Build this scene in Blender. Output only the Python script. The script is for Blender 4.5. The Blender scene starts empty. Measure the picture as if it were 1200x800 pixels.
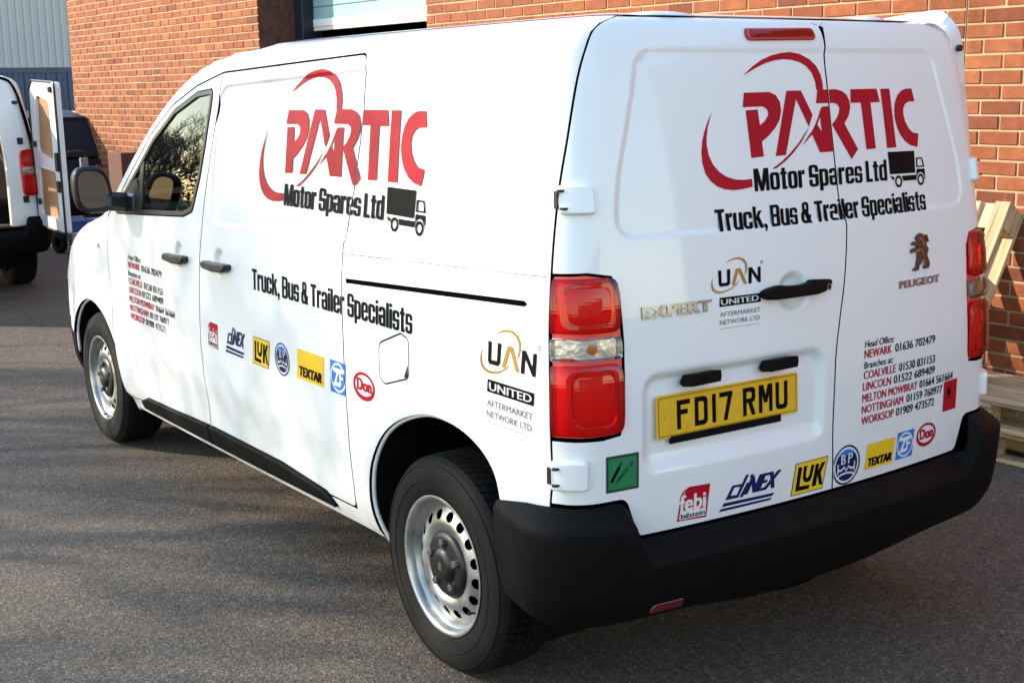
import bpy, math, random
import numpy as np
from math import pi, sin, cos, radians
from mathutils import Vector, Matrix
from mathutils.geometry import delaunay_2d_cdt

random.seed(7)
SC = bpy.context.scene
COL = SC.collection

# ------------------------------------------------------------------ camera
cd = bpy.data.cameras.new('camera')
cam = bpy.data.objects.new('camera', cd)
COL.objects.link(cam)
cd.sensor_fit = 'HORIZONTAL'
cd.sensor_width = 36.0
cd.lens = 1494.6 / 1200.0 * 36.0
cd.clip_start = 0.05
cd.clip_end = 600.0
CAM = Vector((-2.8119, -2.3382, 1.7555))
_yaw, _pit, _rol = radians(34.7327), radians(11.2528), radians(-0.9373)
_f = Vector((sin(_yaw) * cos(_pit), cos(_yaw) * cos(_pit), -sin(_pit)))
_r = Vector((cos(_yaw), -sin(_yaw), 0))
_u = _r.cross(_f)
_rr = cos(_rol) * _r + sin(_rol) * _u
_uu = -sin(_rol) * _r + cos(_rol) * _u
cam.matrix_world = Matrix(((_rr.x, _uu.x, -_f.x, CAM.x), (_rr.y, _uu.y, -_f.y, CAM.y), (_rr.z, _uu.z, -_f.z, CAM.z), (0, 0, 0, 1)))
SC.camera = cam

# ------------------------------------------------------------------ sky, sun, exposure
SUN_EL = radians(25.0)
SUN_AZ = radians(44.0)                     # ahead of square-on to the flank
SUN_DIR = Vector((-cos(SUN_AZ) * cos(SUN_EL), sin(SUN_AZ) * cos(SUN_EL), sin(SUN_EL)))   # towards the sun
world = bpy.data.worlds.new('World')
SC.world = world
world.use_nodes = True
wn = world.node_tree
wn.nodes.clear()
sky = wn.nodes.new('ShaderNodeTexSky')
sky.sky_type = 'NISHITA'
sky.sun_disc = False
sky.sun_elevation = SUN_EL
sky.sun_rotation = math.atan2(SUN_DIR.x, SUN_DIR.y)
sky.air_density = 1.3
sky.dust_density = 0.2
sky.ozone_density = 0.6
bgn = wn.nodes.new('ShaderNodeBackground')
bgn.inputs['Strength'].default_value = 0.15
wout = wn.nodes.new('ShaderNodeOutputWorld')
wn.links.new(sky.outputs[0], bgn.inputs['Color'])
wn.links.new(bgn.outputs[0], wout.inputs['Surface'])
sl = bpy.data.lights.new('sun', 'SUN')
sl.energy = 2.6
sl.angle = radians(0.53)
sl.color = (1.0, 0.87, 0.69)
sun = bpy.data.objects.new('sun', sl)
COL.objects.link(sun)
sun.rotation_euler = SUN_DIR.to_track_quat('Z', 'Y').to_euler()
SC.view_settings.view_transform = 'Standard'
SC.view_settings.look = 'None'
SC.view_settings.gamma = 1.0
SC.view_settings.use_curve_mapping = False
SC.view_settings.exposure = 1.68
SC.cycles.use_denoising = True
SC.cycles.max_bounces = 8
SC.cycles.transparent_max_bounces = 12

# ------------------------------------------------------------------ helpers: tagging and meshes
def tag(o, label=None, cat=None, group=None, kind=None):
    if label: o['label'] = label
    if cat: o['category'] = cat
    if group: o['group'] = group
    if kind: o['kind'] = kind
    return o

def empty(name, loc=(0, 0, 0), rz=0.0):
    o = bpy.data.objects.new(name, None)
    o.empty_display_size = 0.1
    o.location = loc
    o.rotation_euler = (0, 0, rz)
    COL.objects.link(o)
    return o

def link(name, me, parent=None):
    o = bpy.data.objects.new(name, me)
    COL.objects.link(o)
    if parent is not None:
        o.parent = parent
    return o

def mesh(name, verts, faces, mats, parent=None, smooth=False, normals=None, mi=None):
    me = bpy.data.meshes.new(name)
    me.from_pydata([tuple(map(float, v)) for v in verts], [], [tuple(int(i) for i in f) for f in faces])
    if not isinstance(mats, (list, tuple)):
        mats = [mats]
    for m in mats:
        me.materials.append(m)
    if mi is not None:
        me.polygons.foreach_set('material_index', np.array(mi, dtype=np.int32))
    if smooth or normals is not None:
        me.polygons.foreach_set('use_smooth', np.ones(len(me.polygons), dtype=bool))
    me.update()
    if normals is not None:
        me.normals_split_custom_set_from_vertices([tuple(map(float, n)) for n in normals])
    return link(name, me, parent)

class MB:
    """collects shapes into one mesh"""
    def __init__(s):
        s.v = []; s.f = []
    def add(s, v, f):
        n = len(s.v); s.v += [tuple(map(float, p)) for p in v]; s.f += [tuple(i + n for i in q) for q in f]
        return s
    def box(s, c, d, R=None, ch=0.0):
        """box centre c, size d, chamfered by ch, rotated by 3x3 R"""
        hx, hy, hz = d[0] / 2, d[1] / 2, d[2] / 2
        if ch <= 0:
            vs = [(x, y, z) for x in (-hx, hx) for y in (-hy, hy) for z in (-hz, hz)]
            fs = [(0, 1, 3, 2), (4, 6, 7, 5), (0, 4, 5, 1), (2, 3, 7, 6), (0, 2, 6, 4), (1, 5, 7, 3)]
        else:
            vs = []; idx = {}
            for sx in (-1, 1):
                for sy in (-1, 1):
                    for sz in (-1, 1):
                        for k in range(3):
                            p = [sx * (hx - ch), sy * (hy - ch), sz * (hz - ch)]
                            p[k] = (sx * hx, sy * hy, sz * hz)[k]
                            idx[(sx, sy, sz, k)] = len(vs); vs.append(tuple(p))
            fs = []
            for k in range(3):
                a, b = [i for i in range(3) if i != k]
                for s_ in (-1, 1):
                    q = []
                    for (p1, p2) in ((-1, -1), (1, -1), (1, 1), (-1, 1)):
                        sg = [0, 0, 0]; sg[k] = s_; sg[a] = p1; sg[b] = p2
                        q.append(idx[(sg[0], sg[1], sg[2], k)])
                    fs.append(tuple(q))
            for k in range(3):
                a, b = [i for i in range(3) if i != k]
                for s1 in (-1, 1):
                    for s2 in (-1, 1):
                        q = []
                        for sk, kk in ((-1, a), (1, a), (1, b), (-1, b)):
                            sg = [0, 0, 0]; sg[k] = sk; sg[a] = s1; sg[b] = s2
                            q.append(idx[(sg[0], sg[1], sg[2], kk)])
                        fs.append(tuple(q))
            for sx in (-1, 1):
                for sy in (-1, 1):
                    for sz in (-1, 1):
                        fs.append(tuple(idx[(sx, sy, sz, k)] for k in range(3)))
            # consistent winding: outward
            ff = []
            for q in fs:
                pts = [Vector(vs[i]) for i in q]
                nrm = (pts[1] - pts[0]).cross(pts[2] - pts[0])
                cen = sum(pts, Vector()) / len(pts)
                ff.append(q if nrm.dot(cen) > 0 else tuple(reversed(q)))
            fs = ff
        if R is not None:
            vs = [tuple(R @ Vector(p)) for p in vs]
        s.add([(p[0] + c[0], p[1] + c[1], p[2] + c[2]) for p in vs], fs)
        return s
    def tube(s, pts, r, n=8, caps=True):
        pts = [Vector(p) for p in pts]
        rs = r if isinstance(r, (list, tuple)) else [r] * len(pts)
        rings = []
        up = None
        for i, p in enumerate(pts):
            t = (pts[min(i + 1, len(pts) - 1)] - pts[max(i - 1, 0)])
            t = t.normalized() if t.length > 1e-9 else Vector((0, 0, 1))
            if up is None:
                up = Vector((0, 0, 1)) if abs(t.z) < 0.9 else Vector((1, 0, 0))
            a = t.cross(up)
            if a.length < 1e-6:
                a = t.cross(Vector((0, 1, 0)))
            a.normalize(); b = a.cross(t).normalized(); up = b
            rings.append([tuple(p + rs[i] * (cos(2 * pi * k / n) * a + sin(2 * pi * k / n) * b)) for k in range(n)])
        vs = [q for rg in rings for q in rg]
        fs = []
        for i in range(len(pts) - 1):
            for k in range(n):
                fs.append((i * n + k, i * n + (k + 1) % n, (i + 1) * n + (k + 1) % n, (i + 1) * n + k))
        if caps:
            fs.append(tuple(range(n - 1, -1, -1))); fs.append(tuple((len(pts) - 1) * n + k for k in range(n)))
        return s.add(vs, fs)
    def lathe_x(s, prof, n=48, c=(0, 0, 0), a0=0.0):
        """prof: (x, r) pairs, revolved about the x axis"""
        vs = []; fs = []; m = len(prof)
        for k in range(n):
            a = a0 + 2 * pi * k / n
            for (x, r) in prof:
                vs.append((c[0] + x, c[1] + r * cos(a), c[2] + r * sin(a)))
        for k in range(n):
            k2 = (k + 1) % n
            for i in range(m - 1):
                fs.append((k * m + i, k2 * m + i, k2 * m + i + 1, k * m + i + 1))
        return s.add(vs, fs)
    def prism(s, poly, d, o, ax, ay, az):
        """polygon (2d) in plane o+ax,ay extruded by d along az"""
        o, ax, ay, az = Vector(o), Vector(ax), Vector(ay), Vector(az)
        n = len(poly)
        vs = [tuple(o + ax * p[0] + ay * p[1]) for p in poly] + [tuple(o + ax * p[0] + ay * p[1] + az * d) for p in poly]
        fs = [tuple(range(n - 1, -1, -1)), tuple(range(n, 2 * n))] + [(i, (i + 1) % n, n + (i + 1) % n, n + i) for i in range(n)]
        return s.add(vs, fs)
    def build(s, name, mat, parent=None, smooth=False, auto=None):
        o = mesh(name, s.v, s.f, mat, parent, smooth)
        if auto:
            o.data.set_sharp_from_angle(angle=radians(auto))
        return o

# ------------------------------------------------------------------ materials
def nodemat(name):
    m = bpy.data.materials.new(name); m.use_nodes = True
    nt = m.node_tree; b = nt.nodes['Principled BSDF']
    return m, nt, b

def P(name, col, rough=0.5, metal=0.0, coat=0.0, noise=0.0, nscale=20.0, bump=0.0, bscale=200.0, spec=None, rvar=0.0, coords='Object'):
    m, nt, b = nodemat(name)
    b.inputs['Base Color'].default_value = (*col, 1)
    b.inputs['Roughness'].default_value = rough
    b.inputs['Metallic'].default_value = metal
    b.inputs['Coat Weight'].default_value = coat
    b.inputs['Coat Roughness'].default_value = 0.04
    if spec is not None:
        b.inputs['Specular IOR Level'].default_value = spec
    tc = nt.nodes.new('ShaderNodeTexCoord')
    if noise > 0 or rvar > 0:
        n = nt.nodes.new('ShaderNodeTexNoise'); n.inputs['Scale'].default_value = nscale; n.inputs['Detail'].default_value = 6
        nt.links.new(tc.outputs[coords], n.inputs['Vector'])
        if noise > 0:
            mr = nt.nodes.new('ShaderNodeMapRange'); mr.inputs[1].default_value = 0.3; mr.inputs[2].default_value = 0.7
            mr.inputs[3].default_value = 1 - noise; mr.inputs[4].default_value = 1 + noise * 0.6
            nt.links.new(n.outputs[0], mr.inputs[0])
            mx = nt.nodes.new('ShaderNodeVectorMath'); mx.operation = 'SCALE'; mx.inputs[0].default_value = col
            nt.links.new(mr.outputs[0], mx.inputs['Scale']); nt.links.new(mx.outputs[0], b.inputs['Base Color'])
        if rvar > 0:
            mr2 = nt.nodes.new('ShaderNodeMapRange'); mr2.inputs[1].default_value = 0.3; mr2.inputs[2].default_value = 0.7
            mr2.inputs[3].default_value = max(0, rough - rvar); mr2.inputs[4].default_value = rough + rvar
            nt.links.new(n.outputs[0], mr2.inputs[0]); nt.links.new(mr2.outputs[0], b.inputs['Roughness'])
    if bump > 0:
        n2 = nt.nodes.new('ShaderNodeTexNoise'); n2.inputs['Scale'].default_value = bscale; n2.inputs['Detail'].default_value = 4
        nt.links.new(tc.outputs[coords], n2.inputs['Vector'])
        bp = nt.nodes.new('ShaderNodeBump'); bp.inputs['Strength'].default_value = bump; bp.inputs['Distance'].default_value = 0.002
        nt.links.new(n2.outputs[0], bp.inputs['Height']); nt.links.new(bp.outputs[0], b.inputs['Normal'])
    return m

M = {}
def paint_mat():
    m, nt, b = nodemat('white_paint')
    tc = nt.nodes.new('ShaderNodeTexCoord')
    n = nt.nodes.new('ShaderNodeTexNoise'); n.inputs['Scale'].default_value = 2.5; n.inputs['Detail'].default_value = 8; n.inputs['Roughness'].default_value = 0.65
    nt.links.new(tc.outputs['Object'], n.inputs['Vector'])
    sx = nt.nodes.new('ShaderNodeSeparateXYZ'); nt.links.new(tc.outputs['Object'], sx.inputs[0])
    h = nt.nodes.new('ShaderNodeMapRange'); h.inputs[1].default_value = 0.85; h.inputs[2].default_value = 0.25; h.inputs[3].default_value = 0.0; h.inputs[4].default_value = 1.0
    nt.links.new(sx.outputs['Z'], h.inputs[0])
    nr = nt.nodes.new('ShaderNodeMapRange'); nr.inputs[1].default_value = 0.35; nr.inputs[2].default_value = 0.75
    nt.links.new(n.outputs[0], nr.inputs[0])
    mu = nt.nodes.new('ShaderNodeMath'); mu.operation = 'MULTIPLY'; nt.links.new(h.outputs[0], mu.inputs[0]); nt.links.new(nr.outputs[0], mu.inputs[1])
    ml = nt.nodes.new('ShaderNodeMath'); ml.operation = 'MULTIPLY'; ml.inputs[1].default_value = 0.6; nt.links.new(mu.outputs[0], ml.inputs[0])
    mix = nt.nodes.new('ShaderNodeMix'); mix.data_type = 'RGBA'
    mix.inputs['A'].default_value = (0.765, 0.765, 0.765, 1); mix.inputs['B'].default_value = (0.42, 0.38, 0.33, 1)
    nt.links.new(ml.outputs[0], mix.inputs['Factor']); nt.links.new(mix.outputs['Result'], b.inputs['Base Color'])
    rr = nt.nodes.new('ShaderNodeMapRange'); rr.inputs[3].default_value = 0.28; rr.inputs[4].default_value = 0.5
    nt.links.new(n.outputs[0], rr.inputs[0]); nt.links.new(rr.outputs[0], b.inputs['Roughness'])
    b.inputs['Coat Weight'].default_value = 0.6; b.inputs['Coat Roughness'].default_value = 0.05
    # faint orange peel
    n2 = nt.nodes.new('ShaderNodeTexNoise'); n2.inputs['Scale'].default_value = 90; nt.links.new(tc.outputs['Object'], n2.inputs['Vector'])
    bp = nt.nodes.new('ShaderNodeBump'); bp.inputs['Strength'].default_value = 0.03; bp.inputs['Distance'].default_value = 0.002
    nt.links.new(n2.outputs[0], bp.inputs['Height']); nt.links.new(bp.outputs[0], b.inputs['Normal'])
    return m
M['paint'] = paint_mat()
M['plastic'] = P('black_plastic', (0.0035, 0.0035, 0.0038), 0.6, noise=0.25, nscale=14, bump=0.4, bscale=600, spec=0.10)
M['trim'] = P('black_trim', (0.006, 0.006, 0.0065), 0.38, noise=0.2, nscale=30)
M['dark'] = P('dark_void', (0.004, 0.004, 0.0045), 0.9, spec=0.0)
M['liner'] = P('arch_liner', (0.006, 0.006, 0.0065), 0.9, noise=0.4, nscale=12, spec=0.05)
M['rubber'] = P('tyre_rubber', (0.006, 0.0057, 0.0053), 0.75, noise=0.4, nscale=9, bump=0.25, bscale=300, spec=0.25)
M['steel'] = P('silver_steel', (0.43, 0.43, 0.42), 0.38, metal=0.75, noise=0.35, nscale=11, rvar=0.10)
M['bolt'] = P('bolt_steel', (0.16, 0.155, 0.15), 0.45, metal=0.8)
M['chrome'] = P('chrome', (0.27, 0.295, 0.33), 0.2, metal=0.8, noise=0.5, nscale=45)
M['chrome_dark'] = P('chrome_bronze', (0.115, 0.06, 0.05), 0.28, metal=0.6, noise=0.5, nscale=90)
M['reflector'] = P('lamp_reflector', (0.80, 0.78, 0.78), 0.22, metal=0.85, bump=0.9, bscale=38)
M['vred'] = P('red_vinyl', (0.40, 0.005, 0.018), 0.4, spec=0.12)
M['vblack'] = P('black_vinyl', (0.0035, 0.0036, 0.005), 0.5, spec=0.06)
M['vnavy'] = P('navy_vinyl', (0.006, 0.010, 0.075), 0.4, spec=0.2)
M['vblue'] = P('blue_vinyl', (0.018, 0.17, 0.56), 0.35)
M['vyellow'] = P('yellow_vinyl', (0.80, 0.50, 0.015), 0.35)
M['vgold'] = P('gold_vinyl', (0.36, 0.20, 0.035), 0.32, metal=0.25)
M['vgrey'] = P('grey_vinyl', (0.12, 0.12, 0.125), 0.4)
M['vgreen'] = P('green_vinyl', (0.006, 0.17, 0.065), 0.4)
M['vdkgreen'] = P('dark_green_vinyl', (0.004, 0.035, 0.02), 0.4)
M['vwhite'] = P('white_vinyl', (0.78, 0.78, 0.78), 0.35)
M['plate'] = P('plate_yellow', (0.72, 0.42, 0.012), 0.3, coat=0.5, noise=0.1, nscale=40)
M['redplastic'] = P('red_reflector', (0.40, 0.008, 0.012), 0.25, coat=0.6)
M['foglens'] = P('fog_lens', (0.13, 0.005, 0.005), 0.3, coat=0.4)
M['lampbase'] = P('lamp_base', (0.85, 0.07, 0.07), 0.3, bump=0.5, bscale=30)
M['mirror'] = P('mirror_glass', (0.30, 0.28, 0.25), 0.015, metal=1.0)
M['seat'] = P('seat_cloth', (0.028, 0.028, 0.032), 0.9)
def wood_mat():
    m, nt, b = nodemat('pallet_wood'); N = nt.nodes.new; L = nt.links.new
    oi = N('ShaderNodeObjectInfo'); tc = N('ShaderNodeTexCoord'); mp = N('ShaderNodeMapping'); mp.inputs['Scale'].default_value = (22, 1.2, 22); L(tc.outputs['Object'], mp.inputs[0])
    of = N('ShaderNodeVectorMath'); of.operation = 'ADD'; cm = N('ShaderNodeCombineXYZ'); mm = N('ShaderNodeMath'); mm.operation = 'MULTIPLY'; mm.inputs[1].default_value = 40; L(oi.outputs['Random'], mm.inputs[0]); L(mm.outputs[0], cm.inputs[1]); L(mp.outputs[0], of.inputs[0]); L(cm.outputs[0], of.inputs[1])
    n = N('ShaderNodeTexNoise'); n.inputs['Scale'].default_value = 2.0; n.inputs['Detail'].default_value = 8; n.inputs['Distortion'].default_value = 0.6; L(of.outputs[0], n.inputs['Vector'])
    cr = N('ShaderNodeValToRGB'); e = cr.color_ramp.elements; e[0].position = .28; e[0].color = (.26, .16, .08, 1); e[1].position = .75; e[1].color = (.74, .59, .37, 1); q = e.new(.5); q.color = (.60, .44, .25, 1); L(n.outputs[0], cr.inputs[0])
    r = N('ShaderNodeMapRange'); r.inputs[3].default_value = .75; r.inputs[4].default_value = 1.1; L(oi.outputs['Random'], r.inputs[0])
    sc = N('ShaderNodeVectorMath'); sc.operation = 'SCALE'; L(cr.outputs[0], sc.inputs[0]); L(r.outputs[0], sc.inputs['Scale']); L(sc.outputs[0], b.inputs['Base Color']); b.inputs['Roughness'].default_value = .85
    bp = N('ShaderNodeBump'); bp.inputs['Strength'].default_value = .5; bp.inputs['Distance'].default_value = .003; L(n.outputs[0], bp.inputs['Height']); L(bp.outputs[0], b.inputs['Normal']); return m
M['wood'] = wood_mat()
M['ply'] = P('plywood_lining', (0.42, 0.20, 0.085), 0.6, noise=0.2, nscale=5)
M['card'] = P('cardboard', (0.13, 0.055, 0.030), 0.85, noise=0.15, nscale=6)

def glass_mat(name, tint, gloss_rough=0.02, ior=1.5):
    """thin tinted sheet: transparent with a Fresnel gloss on top"""
    m = bpy.data.materials.new(name); m.use_nodes = True; nt = m.node_tree; nt.nodes.clear()
    out = nt.nodes.new('ShaderNodeOutputMaterial'); mix = nt.nodes.new('ShaderNodeMixShader')
    tr = nt.nodes.new('ShaderNodeBsdfTransparent'); tr.inputs[0].default_value = (*tint, 1)
    gl = nt.nodes.new('ShaderNodeBsdfGlossy'); gl.inputs['Roughness'].default_value = gloss_rough
    fr = nt.nodes.new('ShaderNodeFresnel'); fr.inputs[0].default_value = ior
    nt.links.new(fr.outputs[0], mix.inputs[0]); nt.links.new(tr.outputs[0], mix.inputs[1]); nt.links.new(gl.outputs[0], mix.inputs[2])
    nt.links.new(mix.outputs[0], out.inputs[0])
    return m
M['glass'] = glass_mat('window_glass', (0.42, 0.46, 0.45), 0.01, 1.75)
M['screen'] = glass_mat('windscreen_glass', (0.62, 0.68, 0.66), 0.01, 1.6)
M['clearlens'] = glass_mat('clear_lens', (0.85, 0.85, 0.85), 0.03, 1.5)
def lens_mat():
    """moulded red plastic: tinted, with fine vertical flutes in the surface and a hard gloss"""
    m = glass_mat('red_lens', (0.95, 0.016, 0.024), 0.02, 1.5); nt = m.node_tree
    tc = nt.nodes.new('ShaderNodeTexCoord'); wv = nt.nodes.new('ShaderNodeTexWave'); wv.bands_direction = 'Z'; wv.inputs['Scale'].default_value = 42
    nt.links.new(tc.outputs['Object'], wv.inputs['Vector']); bp = nt.nodes.new('ShaderNodeBump'); bp.inputs['Strength'].default_value = 0.02; bp.inputs['Distance'].default_value = 0.002
    nt.links.new(wv.outputs['Color'], bp.inputs['Height'])
    for n in nt.nodes:
        if n.type == 'BSDF_GLOSSY': nt.links.new(bp.outputs[0], n.inputs['Normal'])
    return m
M['redlens'] = lens_mat()
M['amber'] = P('amber_bulb', (0.75, 0.22, 0.03), 0.25)

def asphalt_mat():
    m, nt, b = nodemat('asphalt')
    N = nt.nodes.new; L = nt.links.new
    tc = N('ShaderNodeTexCoord')
    v = N('ShaderNodeTexVoronoi'); v.inputs['Scale'].default_value = 170; L(tc.outputs['Object'], v.inputs['Vector'])
    vb = N('ShaderNodeTexVoronoi'); vb.inputs['Scale'].default_value = 70; L(tc.outputs['Object'], vb.inputs['Vector'])
    def noise(sc, det, rough=0.6, vec=None):
        n = N('ShaderNodeTexNoise'); n.inputs['Scale'].default_value = sc; n.inputs['Detail'].default_value = det; n.inputs['Roughness'].default_value = rough
        L(vec or tc.outputs['Object'], n.inputs['Vector']); return n
    def mrange(src, a0, a1, b0, b1):
        r = N('ShaderNodeMapRange'); r.inputs[1].default_value = a0; r.inputs[2].default_value = a1; r.inputs[3].default_value = b0; r.inputs[4].default_value = b1; L(src, r.inputs[0]); return r.outputs[0]
    def mul(p, q):
        k = N('ShaderNodeMath'); k.operation = 'MULTIPLY'; L(p, k.inputs[0]); L(q, k.inputs[1]); return k.outputs[0]
    sep = N('ShaderNodeSeparateColor'); L(v.outputs['Color'], sep.inputs[0])
    cr = N('ShaderNodeValToRGB'); e = cr.color_ramp.elements
    e[0].position = 0.0; e[0].color = (0.041, 0.0305, 0.0225, 1); e[1].position = 1.0; e[1].color = (0.24, 0.185, 0.135, 1)
    for p_, c_ in ((0.5, (0.094, 0.0715, 0.0525)), (0.86, (0.130, 0.099, 0.073))):
        q = e.new(p_); q.color = (*c_, 1)
    L(sep.outputs[0], cr.inputs[0])
    big = mrange(noise(0.55, 9, 0.62).outputs[0], .3, .72, .78, 1.30)
    mid = mrange(noise(24, 6).outputs[0], .3, .7, .72, 1.25)
    mp = N('ShaderNodeMapping'); mp.inputs['Rotation'].default_value = (0, 0, 0.75); mp.inputs['Scale'].default_value = (0.25, 1.6, 1); L(tc.outputs['Object'], mp.inputs[0])
    strk = mrange(noise(1.1, 7, 0.65, mp.outputs[0]).outputs[0], .42, .66, 1.0, .88)          # tyre mark and branch shadow streaks painted into the colour
    oil = mrange(noise(0.9, 5, 0.55).outputs[0], .30, .36, .55, 1.0)                          # old oil stains
    f = mul(mul(big, mid), mul(strk, oil))
    # hairline cracks
    ck = N('ShaderNodeTexVoronoi'); ck.feature = 'DISTANCE_TO_EDGE'; ck.inputs['Scale'].default_value = 0.35
    dv = N('ShaderNodeVectorMath'); dv.operation = 'ADD'; nz = noise(2.2, 5); sc0 = N('ShaderNodeVectorMath'); sc0.operation = 'SCALE'; sc0.inputs['Scale'].default_value = 0.9
    L(nz.outputs['Color'], sc0.inputs[0]); L(tc.outputs['Object'], dv.inputs[0]); L(sc0.outputs[0], dv.inputs[1]); L(dv.outputs[0], ck.inputs['Vector'])
    f = mul(f, mrange(ck.outputs['Distance'], .0008, .003, .55, 1.0))
    sc = N('ShaderNodeVectorMath'); sc.operation = 'SCALE'; L(cr.outputs[0], sc.inputs[0]); L(f, sc.inputs['Scale']); L(sc.outputs[0], b.inputs['Base Color'])
    b.inputs['Roughness'].default_value = 0.85
    ad = N('ShaderNodeMath'); ad.operation = 'ADD'; L(v.outputs['Distance'], ad.inputs[0]); L(vb.outputs['Distance'], ad.inputs[1])
    bp = N('ShaderNodeBump'); bp.inputs['Strength'].default_value = 0.45; bp.inputs['Distance'].default_value = 0.004; bp.invert = True
    L(ad.outputs[0], bp.inputs['Height']); L(bp.outputs[0], b.inputs['Normal'])
    return m
M['asphalt'] = asphalt_mat()

def brick_mat():
    m, nt, b = nodemat('red_brick')
    oi = nt.nodes.new('ShaderNodeObjectInfo')
    at = nt.nodes.new('ShaderNodeAttribute'); at.attribute_name = 'rnd'
    ad = nt.nodes.new('ShaderNodeMath'); ad.operation = 'ADD'; nt.links.new(oi.outputs['Random'], ad.inputs[0]); nt.links.new(at.outputs['Fac'], ad.inputs[1])
    fr = nt.nodes.new('ShaderNodeMath'); fr.operation = 'FRACT'; nt.links.new(ad.outputs[0], fr.inputs[0])
    cr = nt.nodes.new('ShaderNodeValToRGB'); e = cr.color_ramp.elements
    e[0].position = 0.0; e[0].color = (0.15, 0.036, 0.012, 1); e[1].position = 1.0; e[1].color = (0.34, 0.110, 0.034, 1)
    for p_, c_ in ((0.12, (0.235, 0.060, 0.019)), (0.45, (0.265, 0.072, 0.022)), (0.7, (0.30, 0.090, 0.027)), (0.9, (0.245, 0.064, 0.019))):
        q = e.new(p_); q.color = (*c_, 1)
    nt.links.new(fr.outputs[0], cr.inputs[0])
    g = nt.nodes.new('ShaderNodeNewGeometry')
    n = nt.nodes.new('ShaderNodeTexNoise'); n.inputs['Scale'].default_value = 16; n.inputs['Detail'].default_value = 8; n.inputs['Roughness'].default_value = 0.7
    nt.links.new(g.outputs['Position'], n.inputs['Vector'])
    mr = nt.nodes.new('ShaderNodeMapRange'); mr.inputs[1].default_value = 0.3; mr.inputs[2].default_value = 0.7; mr.inputs[3].default_value = 0.72; mr.inputs[4].default_value = 1.25
    nt.links.new(n.outputs[0], mr.inputs[0])
    sc = nt.nodes.new('ShaderNodeVectorMath'); sc.operation = 'SCALE'; nt.links.new(cr.outputs[0], sc.inputs[0]); nt.links.new(mr.outputs[0], sc.inputs['Scale'])
    ns = nt.nodes.new('ShaderNodeTexNoise'); ns.inputs['Scale'].default_value = 7; ns.inputs['Detail'].default_value = 9; ns.inputs['Roughness'].default_value = 0.72; nt.links.new(g.outputs['Position'], ns.inputs['Vector'])
    ms = nt.nodes.new('ShaderNodeMapRange'); ms.inputs[1].default_value = 0.63; ms.inputs[2].default_value = 0.74; ms.inputs[3].default_value = 0.0; ms.inputs[4].default_value = 0.6; nt.links.new(ns.outputs[0], ms.inputs[0])
    mxs = nt.nodes.new('ShaderNodeMix'); mxs.data_type = 'RGBA'; mxs.inputs['B'].default_value = (0.42, 0.27, 0.15, 1); nt.links.new(ms.outputs[0], mxs.inputs['Factor']); nt.links.new(sc.outputs[0], mxs.inputs['A'])
    nt.links.new(mxs.outputs['Result'], b.inputs['Base Color']); b.inputs['Roughness'].default_value = 0.85
    n2 = nt.nodes.new('ShaderNodeTexNoise'); n2.inputs['Scale'].default_value = 120; n2.inputs['Detail'].default_value = 5; nt.links.new(g.outputs['Position'], n2.inputs['Vector'])
    bp = nt.nodes.new('ShaderNodeBump'); bp.inputs['Strength'].default_value = 0.5; bp.inputs['Distance'].default_value = 0.004
    nt.links.new(n2.outputs[0], bp.inputs['Height']); nt.links.new(bp.outputs[0], b.inputs['Normal'])
    return m
M['brick'] = brick_mat()
M['mortar'] = P('mortar', (0.46, 0.32, 0.185), 0.9, noise=0.2, nscale=12, bump=0.5, bscale=150)
# ------------------------------------------------------------------ van surface: horizontal outlines stacked in height
def pchip(xs, ys):
    xs=np.array(xs,float); ys=np.array(ys,float); h=np.diff(xs); d=np.diff(ys)/h
    m=np.zeros(len(xs)); m[0]=d[0]; m[-1]=d[-1]
    for i in range(1,len(xs)-1):
        if d[i-1]*d[i]>0:
            w1=2*h[i]+h[i-1]; w2=h[i]+2*h[i-1]; m[i]=(w1+w2)/(w1/d[i-1]+w2/d[i])
    def f(x):
        x=np.clip(np.asarray(x,float),xs[0],xs[-1]); i=np.clip(np.searchsorted(xs,x,side='right')-1,0,len(xs)-2)
        t=(x-xs[i])/h[i]
        return ys[i]*(1+2*t)*(1-t)**2+m[i]*h[i]*t*(1-t)**2+ys[i+1]*t*t*(3-2*t)+m[i+1]*h[i]*t*t*(t-1)
    return f
ZT=[.22,.30,.36,.42,.60,.85,1.1,1.3,1.5,1.7,1.80,1.85,1.88,1.90,1.92,1.935,1.945,1.955,1.963,1.966]
W_=pchip(ZT,[-.035+q for q in (.848,.883,.907,.920,.932,.935,.928,.913,.890,.862,.846,.832,.815,.793,.752,.69,.615,.46,.25,.075)])
YR=pchip([.22,.40,.55,.7,.9,1.1,1.3,1.5,1.7,1.8,1.85,1.88,1.9,1.92,1.935,1.945,1.955,1.963,1.966],
         [.15,.11,.09,.085,.085,.096,.117,.143,.174,.192,.205,.215,.224,.24,.27,.34,.52,.85,1.2])
YF=pchip([.22,.30,.4,.6,.8,.92,1.0,1.06,1.12,1.18,1.25,1.5,1.7,1.8,1.85,1.88,1.9,1.92,1.935,1.945,1.955,1.963,1.966],
         [4.80,4.88,4.91,4.91,4.88,4.82,4.75,4.64,4.46,4.20,4.05,3.67,3.33,3.09,2.92,2.78,2.66,2.5,2.32,2.15,1.9,1.6,1.4])
RC=pchip([.22,1.2,1.8,1.9,1.966],[.13,.13,.12,.10,.02])
RCF=pchip([.22,.9,1.15,1.3,1.8,1.9,1.966],[.42,.42,.38,.30,.24,.15,.02])
R1=6.0; R2=2.4
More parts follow.
